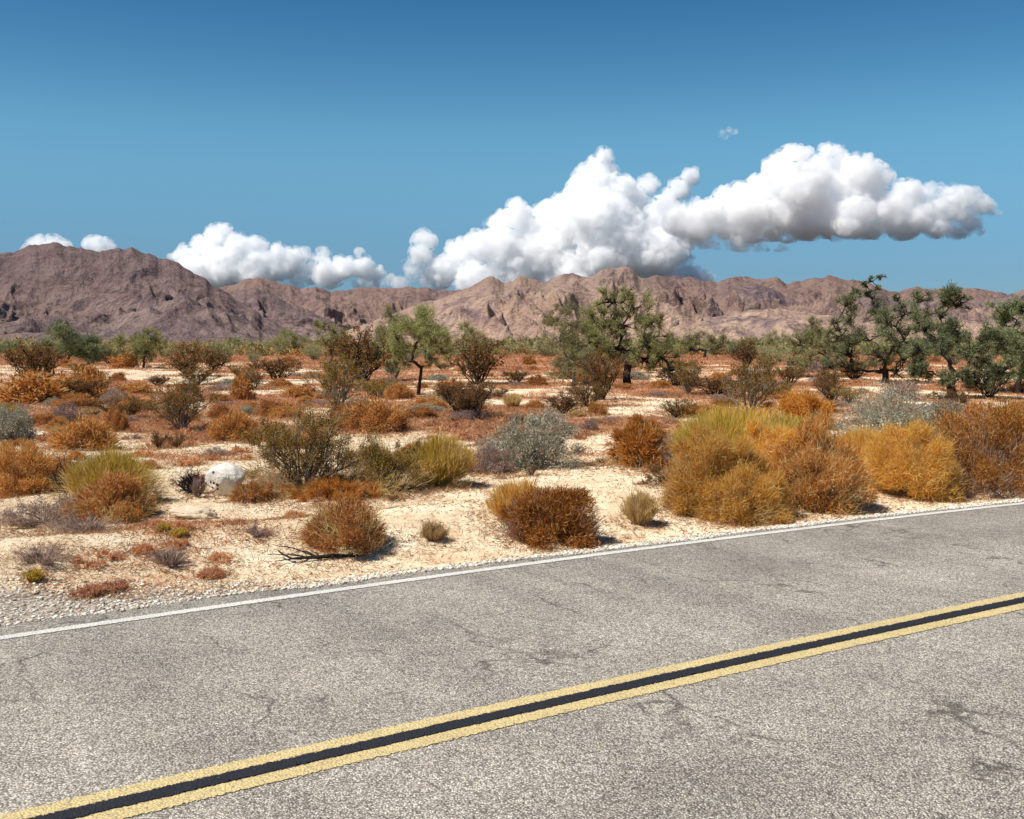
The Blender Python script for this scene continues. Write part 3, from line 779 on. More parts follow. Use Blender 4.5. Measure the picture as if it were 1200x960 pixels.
def tree(base_px, clumps, seed, ls, dens, twig=.5, trunk_r=.09, lean=0., gap=.25, tt=.28, droop=0.):
    """tree standing at base_px; each clump (px, py, radius_px) of the crown is reached by a limb"""
    r = np.random.default_rng(seed)
    bx, by, bz = ground_hit(*base_px); d = by
    sc = d / F_PX
    Cl = []
    for px, py, rr in clumps:
        Cl.append([(px - base_px[0]) * sc, r.uniform(-1, 1) * 26 * sc, (base_px[1] - py) * sc, rr * sc])
    Cl = np.array(Cl); Htop = Cl[:, 2].max()
    tr = Acc()
    fork = np.array([lean * Htop * tt, 0, Htop * tt])
    nodes = [np.zeros(3), fork * .55 + r.normal(size=3) * np.array([.11, .05, 0]) * Htop * tt, fork]; par = [-1, 0, 1]; load = {0: 0}
    order = np.argsort(np.hypot(Cl[:, 0], Cl[:, 2] - fork[2]))
    segs = [(0, 1), (1, 2)]; leafends = []
    for i in order:
        c = Cl[i, :3]; nd = np.array(nodes)
        dist = np.linalg.norm(nd - c, axis=1) + .9 * np.maximum(0, nd[:, 2] - c[2] - .1) + (np.arange(len(nd)) < 2) * 5
        k = int(np.argmin(dist)); p = path(r, nd[k], c, 6, .38, .10)
        prev = k
        for q in p[1:]:
            nodes.append(q); par.append(prev); segs.append((prev, len(nodes) - 1)); prev = len(nodes) - 1
        leafends.append((prev, Cl[i, 3]))
    nn = len(nodes); ld = np.zeros(nn)
    for e, rr in leafends:
        k = e
        while k >= 0: ld[k] += rr ** 1.5; k = par[k]
    rad = np.maximum(trunk_r * .62 * (ld / ld[0]) ** .82, trunk_r * .07)
    nodes = np.array(nodes)
    for a, b in segs:
        ra, rb = (rad[a] if a < 3 else min(rad[a], rad[b] * 1.25)), rad[b]
        mid = (nodes[a] + nodes[b]) / 2 + r.normal(size=3) * np.linalg.norm(nodes[a] - nodes[b]) * .06
        if a == 0: ra *= 1.35
        tube(tr, [nodes[a] - (nodes[b] - nodes[a]) * .05, mid, nodes[b] + (nodes[b] - nodes[a]) * .06], [ra, (ra + rb) / 2, rb], 7)
    cr = Acc()
    for (e, rr), i in zip(leafends, order):
        c = Cl[i, :3]; m = int(r.integers(10, 15))
        sub = c + rdir(r, m) * r.uniform(.2, 1.35, m)[:, None] * rr * np.array([1.1, 1, .95]); sr = rr * r.uniform(.2, .48, m)
        for s_, q in zip(sub, sr):
            p = path(r, nodes[e] if r.random() < .6 else nodes[par[e]], s_, 4, .3); tube(tr, p, np.array([.5, .35, .22, .12]) * trunk_r * .32, 4)
            kt = 7
            for _ in range(kt):
                ee = s_ + rdir(r, 1)[0] * q * 1.25 + np.array([0, 0, q * (.35 - droop)]); tube(tr, path(r, s_, ee, 3, .2), np.array([.14, .09, .05]) * trunk_r * .45, 3)
            if r.random() < gap + .08: continue
            n = int(dens * .85 * (q / sc) ** 2)
            ks = 9
            sw = unit(unit(s_ - c + 1e-4) * .5 + rdir(r, ks) * .8 + np.array([0, 0, .55 - droop * 2.2])); sl = q * r.uniform(1.3, 3.2, ks)
            pk = r.integers(0, ks, n); t_ = r.random((n, 1)) ** .65
            g = s_ + sw[pk] * (sl[pk][:, None] * t_) + r.normal(size=(n, 3)) * q * .27 + rdir(r, n) * q * .2
            g[:, 2] = np.maximum(g[:, 2], .03)
            D = sw[pk] * .8 + rdir(r, n) * .8
            if n: blades(tr, r, np.repeat(s_[None], ks, 0), sw, sl, trunk_r * .10, .15)
            h2 = int(n * (1 - twig)); leaves(cr, r, g[:h2], D[:h2], ls * r.uniform(.5, 1.4, h2), ls * .5 * r.uniform(.6, 1.2, h2))
            blades(cr, r, g[h2:], D[h2:], ls * r.uniform(1, 2.4, n - h2), ls * .25, .4)
    return (bx, by, bz), tr, cr

def place_tree(name, base_px, clumps, seed, mat, barkm, label, cat='tree', group=None, ls=.05, dens=16, **kw):
    (x, y, z), tr, cr = tree(base_px, clumps, seed, ls, dens, **kw)
    root = bpy.data.objects.new(name, None); COL.objects.link(root); root.location = (x, y, z - .02); root.empty_display_size = .3
    tag(root, label, cat, group)
    obj('trunk', tr.mesh('trunk', True), M[barkm], root)
    obj('crown', cr.mesh('crown'), M[mat], root)
    return root

PROTO = {}
def build_kind(kind, w, h, seed, lod):
    """lod 0 near .. 2 far; returns list of (part name, Acc, material key)"""
    q = (1., .36, .14)[lod]; bw = (1., 2.0, 4.2)[lod]
    A = w * h
    def cnt(base, lo, hi): return int(np.clip(base * A * q, lo * q, hi * q))
    if kind == 'rust':
        st, f = dome(w, h, cnt(64000, 9000, 34000), seed, .0048 * bw, .055 * (1 + .3 * lod), 70); return [('stem', st, 'barktan'), ('foliage', f, 'rust')]
    if kind == 'orange':
        st, f = dome(w, h, cnt(64000, 9000, 40000), seed, .0046 * bw, .06 * (1 + .3 * lod), 70, fine=.5, stickout=.2); return [('stem', st, 'barktan'), ('foliage', f, 'orange')]
    if kind == 'brown':
        st, f = dome(w, h, cnt(64000, 9000, 36000), seed, .005 * bw, .052 * (1 + .3 * lod), 80, stickout=.02); return [('stem', st, 'barktan'), ('foliage', f, 'brown')]
    if kind == 'gold':
        st, f = dome(w, h, cnt(60000, 9000, 50000), seed, .0046 * bw, .075 * (1 + .2 * lod), 64, fine=.55, stickout=.22); return [('stem', st, 'barkgrey'), ('foliage', f, 'gold')]
    if kind == 'yellowgreen':
        st, f = broom(w, h, cnt(42000, 7000, 26000), seed, .0042 * bw); return [('stem', st, 'barktan'), ('foliage', f, 'yellowgreen')]
    if kind == 'goldbroom':
        st, f = broom(w, h, cnt(36000, 5000, 24000), seed, .0042 * bw); return [('stem', st, 'barktan'), ('foliage', f, 'gold')]
    if kind == 'straw':
        st, f = broom(w, h, cnt(36000, 2600, 16000), seed, .0038 * bw); return [('stem', st, 'barktan'), ('foliage', f, 'straw')]
    if kind == 'creosote':
        st, f = creosote(w, h, cnt(26000, 4500, 30000), seed, .020 * (bw ** .75), 20); return [('stem', st, 'barkgrey'), ('foliage', f, 'olive')]
    if kind == 'browncreosote':
        st, f = creosote(w, h, cnt(24000, 4500, 26000), seed, .020 * (bw ** .75), 18); return [('stem', st, 'barkdark'), ('foliage', f, 'brownleaf')]
    if kind == 'brittle':
        st, f = brittle(w, h, cnt(36000, 7000, 30000), seed, .026 * (bw ** .7)); return [('stem', st, 'barkgrey'), ('foliage', f, 'greygreen')]
    if kind == 'greypurple':
        st, f = brittle(w, h, cnt(36000, 5000, 20000), seed, .020 * (bw ** .7)); return [('stem', st, 'barkgrey'), ('foliage', f, 'greypurple')]
    if kind == 'twiggy':
        st, f = broom(w, h, cnt(30000, 900, 9000), seed, .0034 * bw, 1.25, .12, .6); return [('stem', st, 'barktan'), ('foliage', f, 'greypurple')]
    if kind == 'greenbush':
        st, f = creosote(w, h, cnt(24000, 4500, 26000), seed, .024 * (bw ** .75), 18, .1); return [('stem', st, 'barkdark'), ('foliage', f, 'darkgreen')]
    if kind == 'palebush':
        st, f = creosote(w, h, cnt(24000, 4500, 26000), seed, .024 * (bw ** .75), 18, .1); return [('stem', st, 'barkgrey'), ('foliage', f, 'palegreen')]
    if kind == 'red':
        st, f = dome(w, h, cnt(50000, 1800, 9000), seed, .0042 * bw, .045 * (1 + .3 * lod), 30, fine=.6, stickout=0.); return [('stem', st, 'barktan'), ('foliage', f, 'redmat')]
    raise ValueError(kind)

NAMES = {'orange': 'dry_shrub', 'twiggy': 'twiggy_plant', 'rust': 'dry_shrub', 'brown': 'dry_shrub', 'gold': 'golden_shrub', 'goldbroom': 'golden_shrub', 'yellowgreen': 'broom_shrub', 'straw': 'dry_grass_tuft',
         'creosote': 'creosote_bush', 'browncreosote': 'creosote_bush', 'brittle': 'grey_shrub', 'greypurple': 'grey_shrub', 'greenbush': 'green_shrub', 'palebush': 'green_shrub', 'red': 'dry_tuft'}
SIZE0 = {'orange': (1., .6), 'twiggy': (.5, .3), 'rust': (1., .6), 'brown': (1., .6), 'gold': (1.2, .9), 'goldbroom': (1., .8), 'yellowgreen': (1.1, .9), 'straw': (.6, .5), 'creosote': (1.8, 1.3), 'browncreosote': (1.8, 1.3),
         'brittle': (1.2, .7), 'greypurple': (.9, .4), 'greenbush': (2.4, 1.8), 'palebush': (2.4, 1.8), 'red': (.35, .12)}

def proto(kind, lod, var):
    key = (kind, lod, var)
    if key not in PROTO:
        w, h = SIZE0[kind]
        PROTO[key] = [(nm, a.mesh(nm), mk) for nm, a, mk in build_kind(kind, w, h, 1000 + var * 37 + lod * 7 + len(kind), lod) if a is not None]
        for nm, me, mk in PROTO[key]: me.materials.append(M[mk])
    return PROTO[key]

def mixed(kind, w, h, seed, lod):
    """pale dead twigs standing among the live growth of a near shrub"""
    if kind not in ('rust', 'orange', 'gold', 'brown', 'creosote', 'yellowgreen') or h < .12: return []
    a = Acc(); b = Acc(); r = np.random.default_rng(seed + 9)
    n = int(np.clip(5200 * w * h, 500, 4200) * (1.6 if kind in ('gold', 'yellowgreen') else 1))
    m = 16; d = rdir(r, m); d[:, 2] = np.abs(d[:, 2]) * .9
    C = d * r.uniform(.55, 1.0, m)[:, None] * np.array([w / 2, w / 2, h * .85]); pk = r.integers(0, m, n)
    P = C[pk] + r.normal(size=(n, 3)) * min(w, h) * .13; P[:, 2] = np.maximum(P[:, 2], .01)
    blades(a, r, P, unit(P) * .8 + rdir(r, n) * .6 + np.array([0, 0, .3]), .09 * r.uniform(.4, 1.7, n), .0036 * (1 + lod), .4)
    return [('dead_twig', a.mesh('dead_twig'), 'greypurple' if kind == 'brown' else 'straw')]

def put(kind, x, y, w, h, label, group=None, unique=None, lod=None, cat=None, sink=.015, rot=None):
    d = math.hypot(x, y); z = float(G(x, y))
    if lod is None: lod = 0 if d < 15 else (1 if d < 34 else 2)
    root = bpy.data.objects.new(NAMES[kind], None); COL.objects.link(root); root.empty_display_size = .1
    root.location = (x, y, z - sink); root['_w'] = float(w)
    root.rotation_euler = (0, 0, random.uniform(0, 6.28) if rot is None else rot)
    tag(root, label, cat or ('grass tuft' if kind in ('straw',) else 'plant' if kind == 'red' else 'bush'), group)
    if unique is not None:
        parts = mixed(kind, w, h, unique, lod) + [(nm, a.mesh(nm), mk) for nm, a, mk in build_kind(kind, w, h, unique, lod)]
        for nm, me, mk in parts: me.materials.append(M[mk])
    else:
        parts = proto(kind, lod, random.randrange(3)); w0, h0 = SIZE0[kind]; root.scale = (w / w0, w / w0, h / h0)
    for nm, me, mk in parts: obj(nm, me, None, root)
    return root

def put_px(kind, px, py, wpx, hpx, label, group=None, **kw):
    x, y, z = ground_hit(px, py)
    w, h = wpx * y / F_PX, hpx * y / F_PX
    y2 = y + w * .30; x2 = x * y2 / y          # the base line seen is the near rim
    s = y2 / y
    return put(kind, x2, y2, w * s, h * s, label, group, **kw)

# --- nearest plants, each built for its own place
U = 5000
for k, px, py, wp, hp, lab in [
    ('rust', 405, 649, 94, 56, 'round rust orange dry bush alone on pale sand by the fallen branch'),
    ('brown', 646, 640, 112, 66, 'dark brown round dry bush touching the road gravel beside golden grass'),
    ('goldbroom', 607, 622, 80, 58, 'thin golden grassy shrub leaning out behind the dark brown roadside bush'),
    ('gold', 838, 608, 120, 98, 'tall bright golden bush at the left end of the roadside thicket'),
    ('gold', 868, 613, 110, 58, 'low golden bush spilling forward onto the gravel below the tall golden one'),
    ('rust', 958, 602, 118, 98, 'tall orange brown bush in the middle of the roadside thicket'),
    ('gold', 1066, 583, 112, 82, 'golden mound shaped bush with a dark hollow beside the gravel'),
    ('brown', 1162, 580, 150, 105, 'large dark rust bush at the right edge above the road'),
    ('gold', 905, 590, 100, 90, 'amber bush filling the gap between the tall golden and the orange brown roadside bushes'),
    ('goldbroom', 815, 600, 60, 60, 'feathery golden stems fraying out at the left side of the roadside thicket'),
    ('goldbroom', 1010, 560, 80, 60, 'feathery golden bush in the gap behind the orange brown and the mound shaped bushes'),
    ('brown', 1105, 572, 70, 60, 'dark rust bush wedged to the right of the golden mound'),
    ('brown', 1195, 574, 90, 95, 'dark rust bush cut by the right edge at the gravel'),
    ('rust', 1130, 560, 90, 85, 'orange bush growing between the golden mound and the large dark rust bush'),
    ('yellowgreen', 850, 560, 130, 82, 'yellow green broom bush behind the tall golden roadside bush'),
    ('yellowgreen', 925, 545, 90, 62, 'olive yellow broom bush behind the orange brown roadside bush'),
    ('orange', 755, 549, 66, 60, 'single upright orange bush standing in the sandy gap right of the grey bush'),
    ('greypurple', 795, 552, 55, 50, 'bluish grey bush squeezed between the orange bush and the golden thicket'),
    ('yellowgreen', 512, 572, 84, 64, 'yellow green bush between the big olive bush and the grey green bush'),
    ('creosote', 360, 583, 158, 108, 'large olive creosote bush with upright branches right of the white boulder'),
    ('creosote', 450, 580, 105, 66, 'lower olive creosote bush joined to the right of the large one'),
    ('orange', 395, 586, 120, 22, 'low strip of orange dry growth at the foot of the large olive bush'),
    ('brittle', 625, 552, 118, 78, 'rounded grey green bush in the middle of the sandy clearing'),
    ('greypurple', 575, 556, 55, 42, 'pale twiggy grey bush leaning against the grey green bush from the left'),
    ('brittle', 1040, 520, 118, 78, 'large beige green bush rising behind the golden mound'),
    ('brittle', 1110, 518, 80, 50, 'smaller beige bush right of the large beige green one'),
    ('yellowgreen', 130, 595, 100, 70, 'green topped broom bush left of the white boulder'),
    ('rust', 130, 612, 95, 45, 'orange dry growth around the foot of the green topped broom bush'),
    ('rust', 22, 580, 115, 56, 'wide orange bush at the left edge of the picture'),
    ('greypurple', 60, 618, 130, 34, 'low grey twiggy mat in front of the wide orange bush'),
    ('twiggy', 100, 628, 80, 22, 'small mauve grey mat in front of the green topped broom bush'),
    ('straw', 750, 618, 46, 46, 'small straw yellow tuft at the gravel left of the golden thicket'),
    ('straw', 508, 637, 36, 26, 'tiny straw and olive tuft on bare sand between the two round roadside bushes'),
    ('twiggy', 198, 668, 40, 26, 'small mauve twiggy tuft on the sand left of the fallen branch'),
    ('twiggy', 50, 668, 70, 22, 'flat mauve brown twiggy plant on the sand at the lower left edge'),
    ('red', 108, 700, 40, 12, 'small red stemmed mat where sand meets gravel at lower left'),
    ('red', 130, 695, 38, 11, 'flat rust and olive mat on the gravel edge at lower left'),
    ('red', 248, 678, 28, 10, 'little olive brown mat at the gravel edge below the fallen branch'),
    ('red', 115, 666, 60, 10, 'flat rust brown mat on the pale sand in the left foreground'),
    ('yellowgreen', 40, 684, 22, 18, 'tiny green sprig on the gravel at lower left'),
    ('yellowgreen', 193, 625, 18, 14, 'tiny olive sprig on the sand below the white boulder'),
    ('yellowgreen', 210, 630, 22, 12, 'second tiny olive sprig just right of the first below the boulder'),
    ('twiggy', 300, 632, 34, 14, 'faint grey twiggy plant on bare sand left of the round rust bush'),
    ('red', 600, 600, 40, 20, 'reddish wisp of dry stems left of the golden grassy shrub'),
    ('rust', 295, 588, 56, 18, 'low rusty growth beside the right foot of the white boulder'),
    ('twiggy', 231, 584, 15, 30, 'thin upright mauve sprig between the blackened bush and the boulder'),
    ('orange', 940, 503, 68, 40, 'bright orange dome bush left of the large beige green bush'),
    ('goldbroom', 1180, 520, 70, 45, 'golden bush behind the large dark rust bush at the right edge'),
    ('goldbroom', 870, 512, 100, 34, 'golden tops of a bush behind the yellow green broom bushes'),
]:
    U += 1
    put_px(k, px, py, wp, hp, lab, unique=U)

# --- middle distance, listed one by one
for k, px, py, wp, hp, lab in [
    ('creosote', 212, 507, 92, 66, 'dark open creosote bush alone on the sand at left centre'),
    ('rust', 272, 517, 54, 34, 'low orange dome just right of the dark open creosote bush'),
    ('rust', 97, 528, 70, 36, 'orange dome bush below the small mixed bush at the left'),
    ('brittle', 15, 518, 62, 44, 'grey green bush at the left edge above the wide orange bush'),
    ('yellowgreen', 8, 500, 50, 30, 'yellowish bush behind the grey green bush at the left edge'),
    ('rust', 137, 506, 26, 26, 'small tan dome bush left of the dark open creosote bush'),
    ('greypurple', 82, 500, 46, 30, 'small mixed yellow and mauve bush at the left'),
    ('greypurple', 135, 473, 38, 18, 'small slate grey mound on the sand at the left'),
    ('rust', 98, 469, 56, 36, 'orange rounded bush above the slate grey mound'),
    ('browncreosote', 42, 458, 90, 64, 'dark brown creosote bush near the left edge below the green trees'),
    ('rust', 45, 473, 90, 34, 'brown orange bush in front of the dark creosote bush at left'),
    ('creosote', 397, 480, 82, 66, 'olive brown creosote bush left of the leaning green tree'),
    ('rust', 440, 507, 74, 36, 'low orange bush behind the large olive bush'),
    ('browncreosote', 425, 448, 96, 64, 'brown bushy thicket at the foot of the tall narrow green tree'),
    ('browncreosote', 552, 492, 78, 50, 'dark twiggy bush in the clearing right of the small airy tree'),
    ('browncreosote', 560, 452, 86, 58, 'brown bush below the grey green bush right of the small airy tree'),
    ('creosote', 880, 486, 84, 70, 'dark olive bush with twiggy grey base right of the central tree'),
    ('creosote', 806, 463, 46, 44, 'small open creosote bush right of the central tree'),
    ('browncreosote', 705, 470, 66, 62, 'rounded brown bush under the left side of the central tree'),
    ('rust', 283, 470, 26, 28, 'small upright orange bush on the open plain left of centre'),
    ('browncreosote', 220, 441, 76, 42, 'brown and green bush on the horizon left of centre'),
    ('browncreosote', 325, 448, 66, 32, 'mauve brown bush on the plain in front of the far green trees'),
    ('browncreosote', 250, 436, 50, 30, 'low dark bush adjoining the brown and green bush on the horizon'),
    ('rust', 145, 432, 32, 16, 'small orange mound in front of the far green trees at left'),
    ('rust', 318, 488, 30, 18, 'small reddish bush in the sand right of the low orange dome'),
    ('greypurple', 960, 438, 30, 20, 'small grey brown bush by the black trunk on the right'),
    ('rust', 690, 448, 40, 20, 'rusty low bush just behind the brown bush under the central tree'),
    ('rust', 668, 445, 26, 22, 'little yellow orange bush left of the central tree foot'),
    ('browncreosote', 875, 432, 40, 36, 'rust brown bush on the plain behind the dark olive bush'),
    ('browncreosote', 925, 452, 40, 26, 'dark brown low bush between the olive bush and the right hand trees'),
    ('greypurple', 1060, 470, 50, 24, 'grey twiggy bush under the right hand trees'),
    ('browncreosote', 1000, 446, 60, 26, 'low brown scrub below the many branched tree at right'),
    ('greenbush', 1158, 468, 60, 44, 'dark green bush between the two right hand trees'),
    ('greypurple', 820, 530, 56, 30, 'mauve grey bush behind the yellow green broom bush'),
    ('greypurple', 690, 505, 26, 14, 'tiny grey bush on the pale sand right of the grey green bush'),
    ('greypurple', 460, 455, 26, 14, 'tiny mauve bush on the ground left of the small airy tree'),
    ('straw', 600, 478, 26, 18, 'pale straw tuft between the two dark twiggy bushes'),
]:
    put_px(k, px, py, wp, hp, lab)

# --- trees
place_tree('desert_tree', (490, 463), [(480, 382, 13), (500, 378, 13), (515, 390, 10), (490, 372, 10), (474, 386, 10), (495, 394, 12), (520, 400, 9), (469, 396, 11), (507, 400, 13), (486, 405, 11), (521, 412, 8), (464, 414, 8), (503, 424, 7), (474, 425, 7)],
           301, 'green', 'barkdark', 'small tree with pale airy crown over a dark crooked trunk left of centre', ls=.05, dens=17, gap=.34, tt=.36, lean=.12, trunk_r=.085)
place_tree('desert_tree', (462, 446), [(455, 368, 8), (463, 378, 8), (449, 388, 9), (463, 398, 10), (454, 412, 10), (465, 426, 10), (447, 402, 7), (468, 412, 8)],
           302, 'green', 'barkgrey', 'tall narrow bright green tree just left of the small airy one', ls=.06, dens=20, gap=.15, trunk_r=.08, droop=.3)
place_tree('desert_tree', (735, 452), [(734, 350, 8), (716, 356, 11), (745, 362, 12), (758, 375, 13), (703, 380, 15), (692, 400, 14), (728, 382, 16), (766, 396, 13), (771, 376, 7), (776, 420, 15), (790, 432, 11), (752, 405, 15), (708, 412, 14), (730, 410, 12), (760, 425, 10)],
           303, 'green', 'barkdark', 'largest central tree with a black forked trunk and wide airy crown', ls=.055, dens=22, gap=.28, tt=.17, trunk_r=.24)
place_tree('desert_tree', (672, 452), [(661, 362, 9), (648, 375, 8), (668, 378, 11), (656, 395, 11), (676, 402, 12), (666, 420, 12), (686, 425, 12), (640, 371, 4), (660, 436, 11)],
           304, 'palegreen', 'barkgrey', 'loose pale green tree standing against the left of the central tree', ls=.062, dens=17, gap=.25, trunk_r=.10, droop=.35)
place_tree('desert_tree', (1037, 449), [(1021, 328, 3), (1033, 324, 3), (1010, 334, 3), (1027, 338, 3), (1041, 350, 4), (995, 352, 4), (1008, 342, 6), (1018, 348, 7), (985, 356, 8), (1000, 370, 11), (1024, 364, 9), (1036, 380, 13), (1056, 368, 12), (1066, 351, 10), (1071, 374, 14), (1052, 400, 15), (1012, 396, 15), (986, 394, 13), (972, 384, 9), (1062, 420, 15), (1086, 400, 13), (992, 416, 13), (1024, 418, 12), (1000, 434, 10), (1072, 434, 10), (975, 430, 9), (1050, 436, 8)],
           305, 'darkgreen', 'barkdark', 'many branched dark tree whose bare top shoots reach the skyline at right', ls=.054, dens=19, gap=.26, tt=.12, trunk_r=.22)
place_tree('desert_tree', (1117, 467), [(1107, 344, 8), (1099, 352, 7), (1114, 357, 8), (1107, 370, 5), (1090, 384, 11), (1110, 392, 14), (1131, 388, 14), (1146, 398, 14), (1160, 404, 12), (1098, 408, 13), (1130, 412, 13), (1084, 414, 11), (1150, 422, 11), (1164, 436, 9), (1080, 436, 8), (1098, 444, 9), (1142, 448, 9), (1068, 430, 8), (1070, 412, 9), (1122, 440, 8)],
           306, 'darkgreen', 'barkdark', 'spreading green tree with an isolated leafy tuft on top near the right edge', ls=.052, dens=20, gap=.2, tt=.22, trunk_r=.2, lean=-.12)
place_tree('desert_tree', (1196, 462), [(1174, 365, 9), (1190, 360, 11), (1206, 368, 12), (1184, 380, 8), (1216, 388, 16), (1178, 408, 12), (1200, 412, 14), (1180, 438, 11), (1200, 438, 12), (1232, 420, 18), (1196, 392, 10)],
           307, 'darkgreen', 'barkdark', 'dense deep green tree cut off by the right edge of the picture', ls=.055, dens=24, gap=.1, tt=.25, trunk_r=.14)
place_tree('desert_tree', (965, 442), [(951, 393, 9), (936, 404, 11), (962, 400, 11), (980, 400, 11), (946, 418, 11), (976, 418, 11), (930, 424, 8), (956, 378, 6), (942, 432, 8)],
           308, 'palegreen', 'barkblack', 'olive green tree with a short black trunk left of the many branched tree', ls=.066, dens=20, gap=.15, trunk_r=.16)
place_tree('desert_tree', (82, 428), [(72, 386, 8), (84, 394, 11), (70, 400, 10), (99, 404, 11), (58, 410, 9), (110, 412, 8), (86, 414, 11), (47, 416, 7), (95, 416, 9)],
           309, 'darkgreen', 'barkdark', 'dense dark green tree at the foot of the big mountain on the left', ls=.11, dens=24, gap=.05, trunk_r=.15)
place_tree('desert_tree', (168, 432), [(173, 398, 10), (156, 405, 8), (186, 403, 7), (166, 413, 9), (146, 402, 7), (178, 412, 8)],
           310, 'green', 'barkdark', 'rounded mid green tree right of the dense dark green tree', ls=.10, dens=24, gap=.1, trunk_r=.12)
place_tree('desert_tree', (388, 424), [(385, 386, 7), (394, 390, 7), (380, 400, 8), (396, 404, 8), (375, 380, 3), (386, 410, 8)],
           311, 'green', 'barkdark', 'small upright green tree with dark trunk on the plain left of centre', ls=.11, dens=24, gap=.1, trunk_r=.14)
place_tree('desert_tree', (338, 416), [(326, 402, 7), (340, 398, 7), (352, 403, 7), (334, 408, 7), (346, 408, 6), (316, 407, 5)],
           312, 'green', 'barkdark', 'low green tree clump on the horizon between the left mountain and centre', ls=.15, dens=26, gap=.05, trunk_r=.14)
place_tree('desert_tree', (550, 434), [(545, 392, 8), (560, 398, 10), (534, 404, 9), (550, 410, 10), (570, 408, 7), (530, 418, 7), (548, 384, 4)],
           313, 'palegreen', 'barkgrey', 'hazy grey green tree right of the small airy tree', ls=.09, dens=16, gap=.2, trunk_r=.1)
place_tree('desert_tree', (631, 414), [(620, 402, 7), (635, 399, 7), (645, 404, 6), (627, 408, 6), (638, 408, 6)],
           314, 'palegreen', 'barkdark', 'small rounded grey green tree on the horizon left of the central trees', ls=.15, dens=26, gap=.05, trunk_r=.14)
place_tree('desert_tree', (826, 420), [(820, 398, 8), (806, 404, 8), (834, 400, 7), (850, 400, 7), (792, 400, 8), (812, 410, 7), (778, 404, 7), (840, 410, 6)],
           315, 'palegreen', 'barkblack', 'wide pale green tree with black forked trunk right of the central tree', ls=.12, dens=24, gap=.1, trunk_r=.22)
place_tree('desert_tree', (895, 416), [(884, 404, 7), (898, 402, 7), (908, 398, 7), (918, 402, 7), (874, 404, 6), (904, 408, 6)],
           316, 'palegreen', 'barkdark', 'pale green clump of tree on the horizon left of the black trunked tree', ls=.15, dens=26, gap=.05, trunk_r=.14)
place_tree('desert_tree', (275, 411), [(270, 403, 4), (279, 402, 4), (288, 405, 4), (262, 406, 3)],
           317, 'darkgreen', 'barkdark', 'small far green tree at the right foot of the big mountain', ls=.24, dens=26, gap=.05, trunk_r=.14)
place_tree('desert_tree', (595, 411), [(592, 402, 5), (603, 402, 5), (585, 405, 4), (608, 406, 4)],
           318, 'palegreen', 'barkdark', 'small far pale tree on the horizon just right of centre', ls=.24, dens=24, gap=.05, trunk_r=.14)

# --- dead wood
def dead_thing(name, px, py, w, h, seed, mat, label, cat, nst=12, thick=1.):
    x, y, z = ground_hit(px, py); s = y / F_PX
    st, _ = deadbush(w * s, h * s, seed, nst, thick)
    o = obj(name, st.mesh(name, True), M[mat]); o.location = (x, y + w * s * .2, z - .01)
    return tag(o, label, cat)
dead_thing('dead_bush', 222, 580, 58, 42, 61, 'barkblack', 'blackened dead bush with curling branches against the left of the boulder', 'dead bush', 18, 1.3)
dead_thing('dead_bush', 72, 585, 60, 62, 62, 'barkblack', 'bare dark branches between the wide orange bush and the green topped bush', 'dead bush', 6, 1.2)
dead_thing('dead_bush', 418, 446, 60, 56, 63, 'barkdark', 'leafless brown bush standing left of the tall narrow green tree', 'dead bush', 12, 1.)
dead_thing('dead_bush', 560, 495, 90, 30, 64, 'barkblack', 'spreading dead branches at the foot of the dark twiggy bush in the clearing', 'dead bush', 10, 1.)

def fallen_branch():
    r = np.random.default_rng(3); a = Acc()
    P = [np.array(ground_hit(*p)) for p in ((392, 655), (376, 657), (360, 658), (342, 660), (326, 654))]
    for p, zz in zip(P, (.025, .03, .03, .035, .06)): p[2] += zz
    def lay(ps, r0, r1):
        pts = []
        for u, v in zip(ps[:-1], ps[1:]): pts += list(path(r, u, v, 4, .15)[:-1])
        pts.append(ps[-1]); tube(a, pts, np.linspace(r0, r1, len(pts)), 7)
    lay(P, .019, .006)
    q = P[3]
    for e in ((322, 661, .02), (314, 654, .03), (320, 647, .06), (334, 649, .06), (350, 664, .02), (366, 652, .04)):
        b0 = P[int(r.integers(1, 5))]; t = np.array(ground_hit(e[0], e[1])); t[2] += e[2]; lay([b0, (b0 + t) / 2 + r.normal(size=3) * .012 + [0, 0, .015], t], .007, .0025)
    t = np.array(ground_hit(430, 650)); t[2] += .02; lay([P[0], t], .018, .006)
    return tag(obj('fallen_branch', a.mesh('fallen_branch', True), M['barkdark']), 'dark dead branch lying on the sand below the round rust bush', 'branch')
fallen_branch()

